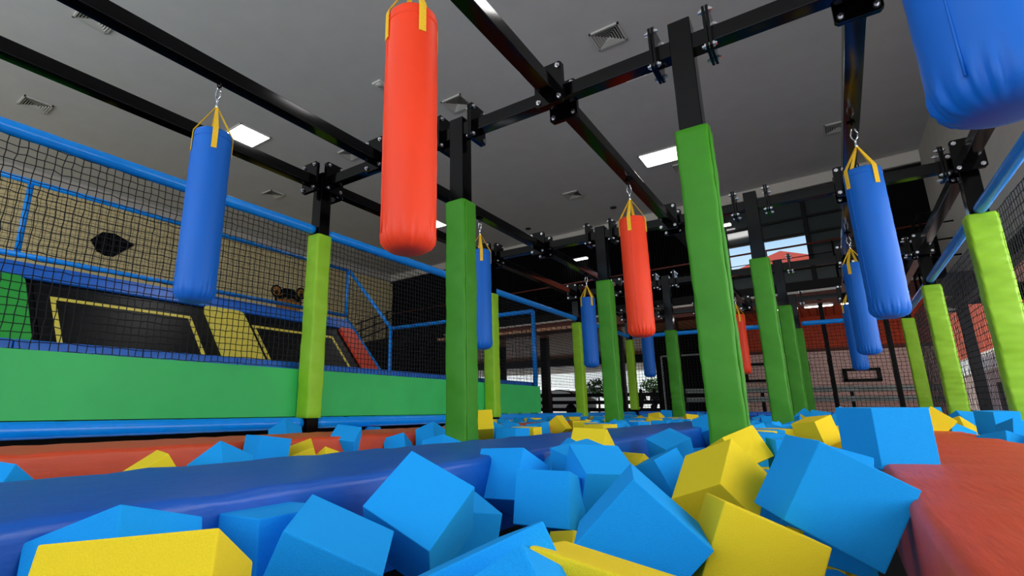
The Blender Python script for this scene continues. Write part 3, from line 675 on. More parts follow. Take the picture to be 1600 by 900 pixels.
HERO = [
('y', 3.801, -3.278, 0.009, -0.5089, 0.7712, 0.3367, -0.1811, 0.2066, 0.2028, 0.2197, 'big yellow foam block in the bottom left corner, nearest of all'),
('b', 3.448, -3.172, -0.023, 0.2029, -0.1792, 0.9570, -0.1042, 0.2103, 0.2058, 0.2096, 'blue foam cube peeking up behind the big yellow block, bottom left'),
('b', 3.422, -2.822, -0.044, -0.0279, -0.0231, -0.9993, 0.0011, 0.2120, 0.2020, 0.2091, 'dull teal-blue foam cube between the bottom left yellow block and the tilted blue cube'),
('b', 3.650, -2.854, -0.044, 0.1594, -0.4230, -0.8798, 0.1469, 0.2112, 0.2064, 0.2091, 'tilted blue foam cube with a light top face at the bottom, left of centre'),
('b', 3.599, -2.477, 0.004, -0.0676, 0.6638, -0.6312, -0.3956, 0.2093, 0.2109, 0.2101, 'large bright blue foam cube balanced on a corner, in front of the blue mat'),
('b', 3.454, -2.112, -0.110, 0.0290, 0.9594, -0.2597, -0.1064, 0.2108, 0.2099, 0.2093, 'blue foam cube tucked right behind the large bright blue one'),
('b', 3.402, -1.639, -0.004, 0.0231, 0.0539, 0.9738, -0.2196, 0.2224, 0.2103, 0.2096, 'blue foam cube with a pale right side, left of centre behind the upright cube'),
('b', 3.622, -1.729, -0.047, 0.0142, -0.0646, 0.9890, -0.1322, 0.2103, 0.2065, 0.1944, 'upright blue foam cube with a square front in the centre of the foreground'),
('b', 4.129, -2.303, 0.006, -0.7067, 0.5741, 0.3720, 0.1806, 0.2101, 0.2047, 0.2153, 'big dark blue foam cube with its corner pointing up, bottom centre'),
('y', 4.157, -1.421, 0.020, 0.3856, -0.5459, 0.7423, 0.0484, 0.2272, 0.2205, 0.1760, 'yellow foam cube standing on a corner right of the big dark blue cube'),
('y', 4.288, -2.932, -0.004, -0.0120, -0.6211, -0.7724, 0.1318, 0.2143, 0.2082, 0.2098, 'long yellow foam block lying at the bottom edge, centre'),
('y', 3.851, -1.942, -0.208, -0.0617, -0.3811, -0.9108, 0.1464, 0.2101, 0.2095, 0.2075, 'small glimpse of yellow foam under the upright blue cube'),
('b', 4.143, -3.001, -0.000, 0.5766, -0.6743, -0.4409, 0.1362, 0.2099, 0.2099, 0.2102, 'blue foam cube at the bottom centre, left of the lying yellow block'),
('b', 4.245, -3.090, -0.010, -0.1026, 0.7264, -0.5868, 0.3428, 0.2160, 0.2109, 0.2032, 'blue foam corner poking up at the very bottom edge, centre'),
('y', 4.339, -2.189, -0.043, -0.6337, 0.5207, 0.5050, 0.2687, 0.2091, 0.2079, 0.2099, 'yellow foam cube at the bottom right of centre, below the large tilted blue cube'),
('b', 4.504, -1.956, 0.082, 0.6807, -0.5135, -0.4693, -0.2294, 0.2086, 0.2194, 0.2052, 'largest tilted blue foam cube leaning on the right red mat'),
('b', 4.680, -0.967, 0.193, -0.0035, 0.4850, 0.8745, 0.0084, 0.2066, 0.2036, 0.2189, 'blue foam cube sitting flat on the right red mat'),
('y', 4.051, -0.126, 0.054, -0.1272, 0.4455, 0.6828, -0.5649, 0.2092, 0.1878, 0.2108, 'yellow foam cube right behind the corner-standing yellow cube at the foot of the thickest post'),
('y', 4.373, 1.675, 0.110, 0.6302, -0.6070, -0.4277, 0.2269, 0.2099, 0.2102, 0.2100, 'dull yellow foam cube left of the blue cube that sits on the red mat'),
('b', 4.480, -1.438, 0.032, -0.1148, -0.0969, 0.9017, -0.4054, 0.2099, 0.2105, 0.2105, 'pale blue foam edge between the largest tilted cube and the cube on the red mat'),
('y', 3.344, -0.577, 0.037, 0.0061, 0.0210, -0.9499, 0.3119, 0.2068, 0.2082, 0.2076, 'pale yellow foam cube lying on the blue mat, centre'),
('b', 3.609, -1.344, 0.020, 0.0293, -0.4892, 0.8621, 0.1290, 0.2106, 0.2099, 0.2104, 'blue foam cube in front of the pale yellow cube on the blue mat'),
('b', 3.499, -1.212, 0.001, -0.7409, 0.5069, 0.4404, 0.0123, 0.2099, 0.2100, 0.2100, 'bright blue foam corner left of and below the pale yellow cube'),
('b', 3.734, -1.512, 0.009, 0.1004, 0.3507, -0.9073, -0.2091, 0.2102, 0.2099, 0.2101, 'blue foam cube half hidden left behind the big dark blue cube'),
('b', 3.585, 0.233, 0.005, 0.0756, -0.3332, -0.9144, -0.2172, 0.2075, 0.2067, 0.2101, 'blue foam cube with a flat medium-blue top right of the blue mat edge'),
('b', 3.674, -0.344, -0.082, -0.5452, 0.6339, 0.5093, -0.2040, 0.2098, 0.2083, 0.2095, 'blue foam cube with a pale right face left of the corner-standing yellow cube'),
('y', 3.448, -0.119, -0.128, -0.0793, 0.2493, 0.9075, -0.3288, 0.2091, 0.2082, 0.2077, 'small yellow foam face just above the tip of the big dark blue cube'),
('y', 1.754, 0.689, 0.133, -0.1233, -0.2826, 0.8322, 0.4609, 0.2061, 0.2112, 0.2103, 'flat yellow foam cube at the foot of the big left green post'),
('y', 2.150, -2.531, -0.033, 0.0592, -0.0982, -0.8769, 0.4668, 0.2102, 0.2092, 0.2098, 'yellow foam wedge in front of the red mat at the left'),
('b', 2.143, -2.203, -0.027, -0.3231, 0.1177, -0.9245, 0.1645, 0.2103, 0.2178, 0.2021, 'blue foam peak right of the yellow wedge, before the red mat'),
('b', 2.319, -3.130, -0.001, -0.0256, 0.3410, -0.9019, 0.2640, 0.2101, 0.2192, 0.2012, 'blue foam cube at the left picture edge below the red mat'),
('b', 1.597, -1.597, 0.013, -0.0009, -0.0698, -0.9952, 0.0685, 0.2100, 0.2100, 0.2103, 'blue foam cube against the front of the red mat, left of the long yellow one'),
('y', 1.610, -1.318, -0.060, -0.2026, 0.9292, -0.3036, -0.0575, 0.2103, 0.1974, 0.2088, 'long yellow foam cube lying before the red mat'),
('b', 1.389, -0.731, 0.017, 0.1209, 0.2547, -0.9322, -0.2271, 0.2010, 0.2098, 0.2102, 'blue foam cube with a light top sitting against the red mat'),
('b', 0.448, -0.605, 0.028, -0.0695, 0.7165, -0.6113, 0.3289, 0.2131, 0.2122, 0.2114, 'teal-blue foam cube behind the red mat near the lime post foot'),
('y', 1.764, -1.215, -0.123, -0.0760, 0.6464, -0.6807, 0.3362, 0.2103, 0.2084, 0.2083, 'small yellow foam tip above the blue mat edge left of centre'),
('b', 1.527, -0.253, -0.064, 0.0158, 0.7930, -0.5352, 0.2905, 0.2128, 0.1862, 0.2056, 'blue foam cube standing on its corner left of the big green post'),
('b', 1.572, 0.134, 0.014, 0.1945, -0.0062, 0.9574, -0.2133, 0.2076, 0.2081, 0.2103, 'bright blue foam cube beside the foot of the big left green post'),
('b', 2.155, -0.485, -0.039, 0.0235, 0.6698, -0.7165, 0.1935, 0.2103, 0.2106, 0.2092, 'low blue foam cube at the blue mat, left of the big green post'),
('y', 5.220, 2.873, 0.146, -0.5479, 0.7553, -0.2844, -0.2201, 0.2009, 0.2129, 0.2262, 'yellow foam cube right behind the cube on the red mat'),
('y', 5.459, 3.533, 0.056, 0.1210, 0.4431, -0.8361, 0.3001, 0.2116, 0.2108, 0.2100, 'bright yellow foam block beyond the right red mat'),
('b', 5.674, 3.115, 0.171, 0.7035, -0.6672, -0.1770, 0.1693, 0.2100, 0.2116, 0.2097, 'teal foam cube with a square face near the right edge'),
('b', 5.583, 1.935, 0.080, -0.1205, -0.1487, 0.9694, -0.1536, 0.2082, 0.2160, 0.2090, 'blue foam cube at the right picture edge beyond the red mat'),
('b', 5.426, 1.522, 0.007, -0.1199, -0.2982, 0.9347, -0.1519, 0.2104, 0.2097, 0.2101, 'pale blue foam cube lying on the far edge of the right red mat'),
('b', 5.335, 2.904, 0.019, 0.1593, 0.2951, -0.9065, 0.2565, 0.2091, 0.2146, 0.2073, 'blue foam wedge between yellow cubes beyond the red mat'),
('b', 5.252, 3.308, 0.079, 0.0699, 0.3030, 0.8826, -0.3526, 0.2108, 0.2111, 0.2110, 'blue foam cube just right of the cube on the red mat'),
('b', 5.603, 4.309, 0.127, -0.4418, 0.8153, 0.3068, -0.2145, 0.2115, 0.2097, 0.2110, 'pale teal foam cube at the foot of the middle right lime post'),
('y', 1.519, 2.924, 0.054, -0.2328, 0.6830, -0.6574, 0.2171, 0.2094, 0.2102, 0.2114, 'upright orange-yellow foam cube right of the green wall end'),
('b', 3.385, 2.618, 0.074, -0.1377, -0.1394, -0.9264, 0.3215, 0.2127, 0.2118, 0.2085, 'blue foam cube left of the foot of the thickest green post'),
]
for col, px, py, pz, qw, qx, qy, qz, s0, s1, s2, lab in HERO:
    from mathutils import Quaternion
    foam_cube(col, (px, py, pz), Quaternion((qw, qx, qy, qz)).to_matrix(), (s0, s1, s2), lab, 'foam cubes in the foreground')
SC = .21
POSTN = {(2, 0): 'the big left green post', (4, 0): 'the thickest green post', (2, 1): 'the third green post', (4, 1): 'the second right green post',
         (2, 2): 'the slumped green post', (4, 2): 'the third right green post', (2, 3): 'the hidden green post', (4, 3): 'the farthest green post',
         (0, 0): 'the nearest lime post', (0, 1): 'the second left lime post', (0, 2): 'the third left lime post', (0, 3): 'the farthest left lime post',
         (6, 1): 'the right edge lime post', (6, 2): 'the middle right lime post', (6, 3): 'the farthest right lime post', (6, 0): 'the front right pit corner'}
FILLN = {}
def fill_label(col, x, y):
    c = 'blue' if col == 'b' else 'yellow'
    lane = 'by the green wall' if x < .75 else 'on the left red mat' if x < 1.45 else 'left of the blue mat' if x < 2.66 else 'on the blue mat' if x < 3.35 else 'right of the blue mat' if x < 4.65 else 'on the right red mat' if x < 5.4 else 'at the right pit edge'
    best = min(POSTN, key=lambda k: (k[0] - x) ** 2 + (k[1] * B - y) ** 2)
    py = best[1] * B; rel = 'before' if y < py - .5 else 'behind' if y > py + .5 else 'beside'
    l = '%s foam cube %s, %s %s' % (c, lane, rel, POSTN[best])
    return l, l.replace('foam cube', 'foam cubes')
def rot_e(a, b_, c): return Matrix.Rotation(c, 3, 'Z') @ Matrix.Rotation(b_, 3, 'Y') @ Matrix.Rotation(a, 3, 'X')
FILL = [v.split() for v in """
b 4478 -943 -190 -137 179 20
b 2271 372 25 0 314 -9
b 4310 -56 25 -41 157 -8
b 4111 612 25 -196 -157 84
b 4183 -968 -163 -40 202 -24
b 1563 2255 15 -162 303 0
y 2262 643 25 -161 157 7
b 4414 -1200 -395 -157 0 45
b 4325 4707 121 215 18 -5
y 2532 1672 23 -159 4 -9
b 2463 3239 25 157 0 270
y 4087 1685 25 0 0 221
b 1595 1494 7 22 -65 109
b 4155 5400 123 70 245 37
y 2074 2494 25 -187 157 -41
b 1782 7461 137 -141 -5 313
b 2554 3964 25 0 0 0
y 1858 6350 78 -31 -200 -143
y 2497 6048 56 112 9 61
b 4052 1422 25 -68 157 118
b 1673 949 59 155 -115 79
y 1683 3221 25 -228 157 -11
b 3737 5071 58 -122 308 26
b 4041 2129 -2 -121 89 131
b 2379 2535 25 61 157 -118
y 2488 1946 25 3 -157 88
b 4564 3221 161 178 -89 -27
y 4518 2087 6 187 -102 120
b 456 3809 -1 275 22 -58
b 4444 -384 -395 -23 -157 91
b 4010 3155 25 -259 157 0
b 3889 1830 27 22 25 -239
b 3864 3511 31 303 -10 -40
y 2112 5179 43 -152 -271 24
b 107 857 -65 95 0 313
b 435 3219 25 0 0 -296
b 2367 2976 -1 -178 -78 14
y 4010 1129 25 -167 157 37
y 388 6045 25 72 -157 0
b 582 4028 -8 -124 26 119
y 4399 -713 -354 -97 0 132
b 4082 4460 55 -204 -207 43
b 3497 6484 37 64 -212 150
b 549 6978 25 -157 0 -286
b 1987 4690 25 157 0 312
b 2544 4614 1 -168 -33 -153
b 285 6681 26 -9 156 -161
y 4344 -974 -375 0 -135 20
b 2325 2216 25 48 -157 71
b 2106 879 25 -157 0 175
b 3973 2673 22 -45 -10 139
b 3485 1904 -190 120 141 156
y 296 4548 25 -129 -157 -72
y 4257 -564 -236 -225 -45 -167
b 2174 3217 -12 -86 91 159
b 2509 4875 25 90 157 75
b 5250 3777 205 109 157 0
b 574 4291 -30 14 -103 -20
b 304 9893 25 -4 -157 -72
b 1692 3758 25 157 0 73
b 371 5061 25 -3 158 -288
b 586 4769 4 299 19 -54
b 1807 10356 36 -184 49 -124
b 2020 2797 13 -127 -6 -157
y 2062 5435 25 -157 0 -94
b 2555 5200 25 314 0 0
y 4120 470 -185 -244 157 35
b 644 8492 24 -78 -155 79
b 382 10987 25 -141 157 -144
b 3510 4732 25 -137 150 -14
b 4087 3416 -2 272 -30 -44
b 1724 5432 25 39 157 211
y 2098 6724 25 -115 157 181
b 2146 5932 25 -157 0 -171
y 1684 5957 25 252 157 27
y 400 2960 25 140 157 -136
b 3829 2185 18 -287 -62 86
y 4139 5130 67 -169 -99 15
b 4007 844 25 -232 157 -3
y 609 9693 -24 -4 -47 -312
y 1738 3515 16 -8 -187 -270
b 1583 4375 25 -137 -157 -53
b 4028 244 -185 157 0 -166
b 630 8271 10 17 12 159
b 2356 5790 -8 -120 17 305
y 415 7159 25 -157 0 -281
b 614 5058 11 -175 -4 -138
b 3617 5733 25 -163 -157 129
y 1816 4057 25 17 -157 -135
b 1903 5688 25 35 -157 -30
y 120 6433 -17 47 191 206
y 2383 3515 25 -61 157 125
y 1597 6362 25 7 157 -87
b 2016 9302 25 157 0 -43
b 1792 4917 25 -157 0 -119
b 3500 4982 25 -70 -163 14
b 1743 7164 25 178 157 63
b 3539 1596 -185 0 0 -252
b 3723 2536 37 -25 -176 -105
b 602 4514 -67 11 87 -306
y 174 7705 -12 115 123 27
b 150 5968 15 141 145 24
y 346 8127 25 157 0 164
b 2286 3743 -15 -248 -202 -7
b 1581 5147 25 157 0 -291
y 2443 5530 -8 161 113 -146
b 1670 6676 42 155 140 -14
y 4571 5739 170 -157 241 0
b 105 8785 15 0 -22 -157
y 481 3487 -62 229 41 11
y 1825 1407 -60 -85 -50 292
b 2327 8062 20 -5 173 -55
b 3871 -1047 -229 -168 -211 4
b 4410 5291 68 -81 0 203
b 349 -2978 -395 -159 -157 0
y 341 -2661 -395 -62 -157 0
b 310 -2307 -352 157 -77 -152
b 389 -1908 -395 2 157 117
b 390 -1623 -395 -141 -157 86
y 422 -1340 -395 157 0 -128
b 403 -1070 -395 140 -157 0
y 377 -795 -395 256 -157 0
b 387 -414 -395 -72 -157 0
y 377 -46 -395 0 -314 -58
b 362 233 -395 -170 157 29
y 398 502 -395 -157 0 174
b 393 812 -395 154 157 3
y 478 -3211 -395 -289 157 0
b 528 -2775 -383 0 -169 97
b 494 -2489 -283 -8 62 238
b 239 -2104 -260 80 -13 -8
y 514 -1845 -185 221 158 34
b 467 -1583 -185 -198 -157 88
y 114 -1566 -395 0 0 -311
b 302 -1377 -185 157 0 -201
b 121 -249 -395 157 0 169
y 319 76 -185 -314 0 151
y 421 302 -185 -157 0 174
b 382 514 -185 -64 157 116
y 645 819 -395 217 -157 -60
b 291 -3413 -395 309 157 0
b 636 -2644 -141 -165 -78 159
b 164 -2470 -221 -73 -273 -65
b 592 -1140 -213 -163 42 -23
b 373 -853 -185 -147 157 -135
b 431 -182 -184 3 -151 -32
b 151 704 -291 119 234 -26
b 474 -3961 -395 157 0 170
b 132 -1861 -395 1 -157 152
b 136 -1590 -185 51 -157 226
y 327 -1140 -185 -157 0 -194
b 618 -327 -209 28 -9 296
y 421 1101 -395 0 0 -115
b 320 1307 -395 0 -314 21
b 260 1719 -395 -157 0 -265
b 360 2080 -395 254 -157 -58
b 449 2414 -395 -157 0 -35
b 397 2687 -395 157 0 -30
b 371 3006 -395 0 0 129
b 397 3292 -395 -157 0 -166
b 407 3639 -395 -230 157 36
b 363 3889 -395 -7 -157 -125
y 383 4218 -395 -203 157 82
b 346 4521 -395 157 0 187
b 336 4808 -395 188 -157 0
b 356 5089 -395 314 0 53
b 287 5355 -395 0 0 -296
b 396 5702 -395 -36 -157 0
b 377 6014 -395 -314 0 -27
y 390 6273 -395 -157 0 -252
b 301 6661 -395 314 0 -64
b 260 6953 -395 0 0 -104
y 331 7228 -395 -15 -157 -274
b 384 7520 -395 51 -157 98
y 392 7795 -395 -157 0 -39
b 402 8167 -395 208 157 0
b 457 8451 -395 105 -157 0
b 401 8793 -395 -168 -157 0
y 346 9047 -395 -29 157 0
y 377 9340 -395 -291 -157 -7
b 349 9625 -395 -67 -157 -218
y 352 9907 -395 184 157 -23
b 295 10211 -395 0 -314 -118
b 432 10494 -395 157 0 41
b 309 10882 -395 0 0 -232
y 514 1006 -186 -132 10 3
y 105 1216 -395 157 0 157
b 168 1720 -185 0 0 64
b 228 2085 -185 218 157 -57
y 425 2442 -185 -219 157 -43
b 399 2701 -185 -106 -157 -83
y 373 2955 -185 0 0 281
y 400 3239 -185 18 -157 -247
b 325 3669 -185 0 0 -264
b 519 3973 -205 253 -115 26
y 345 4298 -185 161 157 -16
b 345 4549 -185 236 -157 -70
b 528 4775 -198 17 -18 253
b 391 5092 -185 -157 0 34
b 348 5325 -185 -157 0 -268
b 365 5713 -185 100 157 0
b 335 6018 -185 0 314 24
b 236 6382 -206 3 277 -86
b 131 6684 -186 -156 -1 -158
b 340 6928 -185 -238 -157 -52
b 337 7216 -185 -134 157 48
b 326 7478 -185 -68 157 125
b 383 7805 -185 -64 -157 -223
b 609 8221 -196 -12 19 5
b 588 8498 -185 2 -2 -313
b 326 8759 -185 101 -157 187
b 303 9007 -185 -29 157 -49
y 351 9315 -185 0 314 90
b 337 9653 -185 -87 157 -4
b 343 9940 -185 -314 0 -46
y 509 10292 -395 -35 157 0
b 282 10614 -204 -58 -204 -102
b 343 10926 -185 -56 157 209
b 371 1501 -215 -98 -244 97
b 337 1852 -185 41 157 -50
b 485 2199 -177 242 190 -26
y 477 2453 25 -173 -157 28
b 426 2699 25 -50 157 219
b 315 5303 25 312 157 -1
b 145 5557 -263 66 -29 34
b 355 6655 -185 157 0 -164
b 624 6892 -395 -157 0 16
b 330 7488 25 94 157 -186
b 484 7923 23 142 -2 -141
b 574 8756 -47 -111 42 62
y 245 9070 25 168 -157 -47
b 327 9373 25 -157 0 249
y 279 9623 25 286 157 5
y 571 10389 -185 235 157 0
y 198 10767 -57 -54 110 -102
b 153 996 -307 226 29 156
b 572 1304 -237 -101 -11 239
b 603 1605 -395 157 0 151
y 592 1950 -216 45 -32 77
b 119 3528 -388 -157 -164 144
b 114 5792 -395 -95 157 -96
b 628 6676 -395 -167 157 0
b 628 6954 -185 -234 157 63
b 618 7189 -395 134 157 0
b 353 8230 -185 74 -157 82
b 351 8487 -185 0 0 -284
b 607 10040 -395 -6 157 0
b 310 1198 -145 55 -125 77
b 625 1482 -74 -29 98 -187
b 603 1742 -45 272 31 -168
y 149 3468 -181 65 150 148
b 629 6072 -395 157 0 16
""".strip().splitlines()]
for t in FILL:
    v = [float(k) / 1000 for k in t[1:4]] + [float(k) / 100 for k in t[4:7]]
    lab, grp = fill_label(t[0], v[0], v[1])
    foam_cube(t[0], v[:3], rot_e(*v[3:]), (SC, SC, SC), lab, grp)
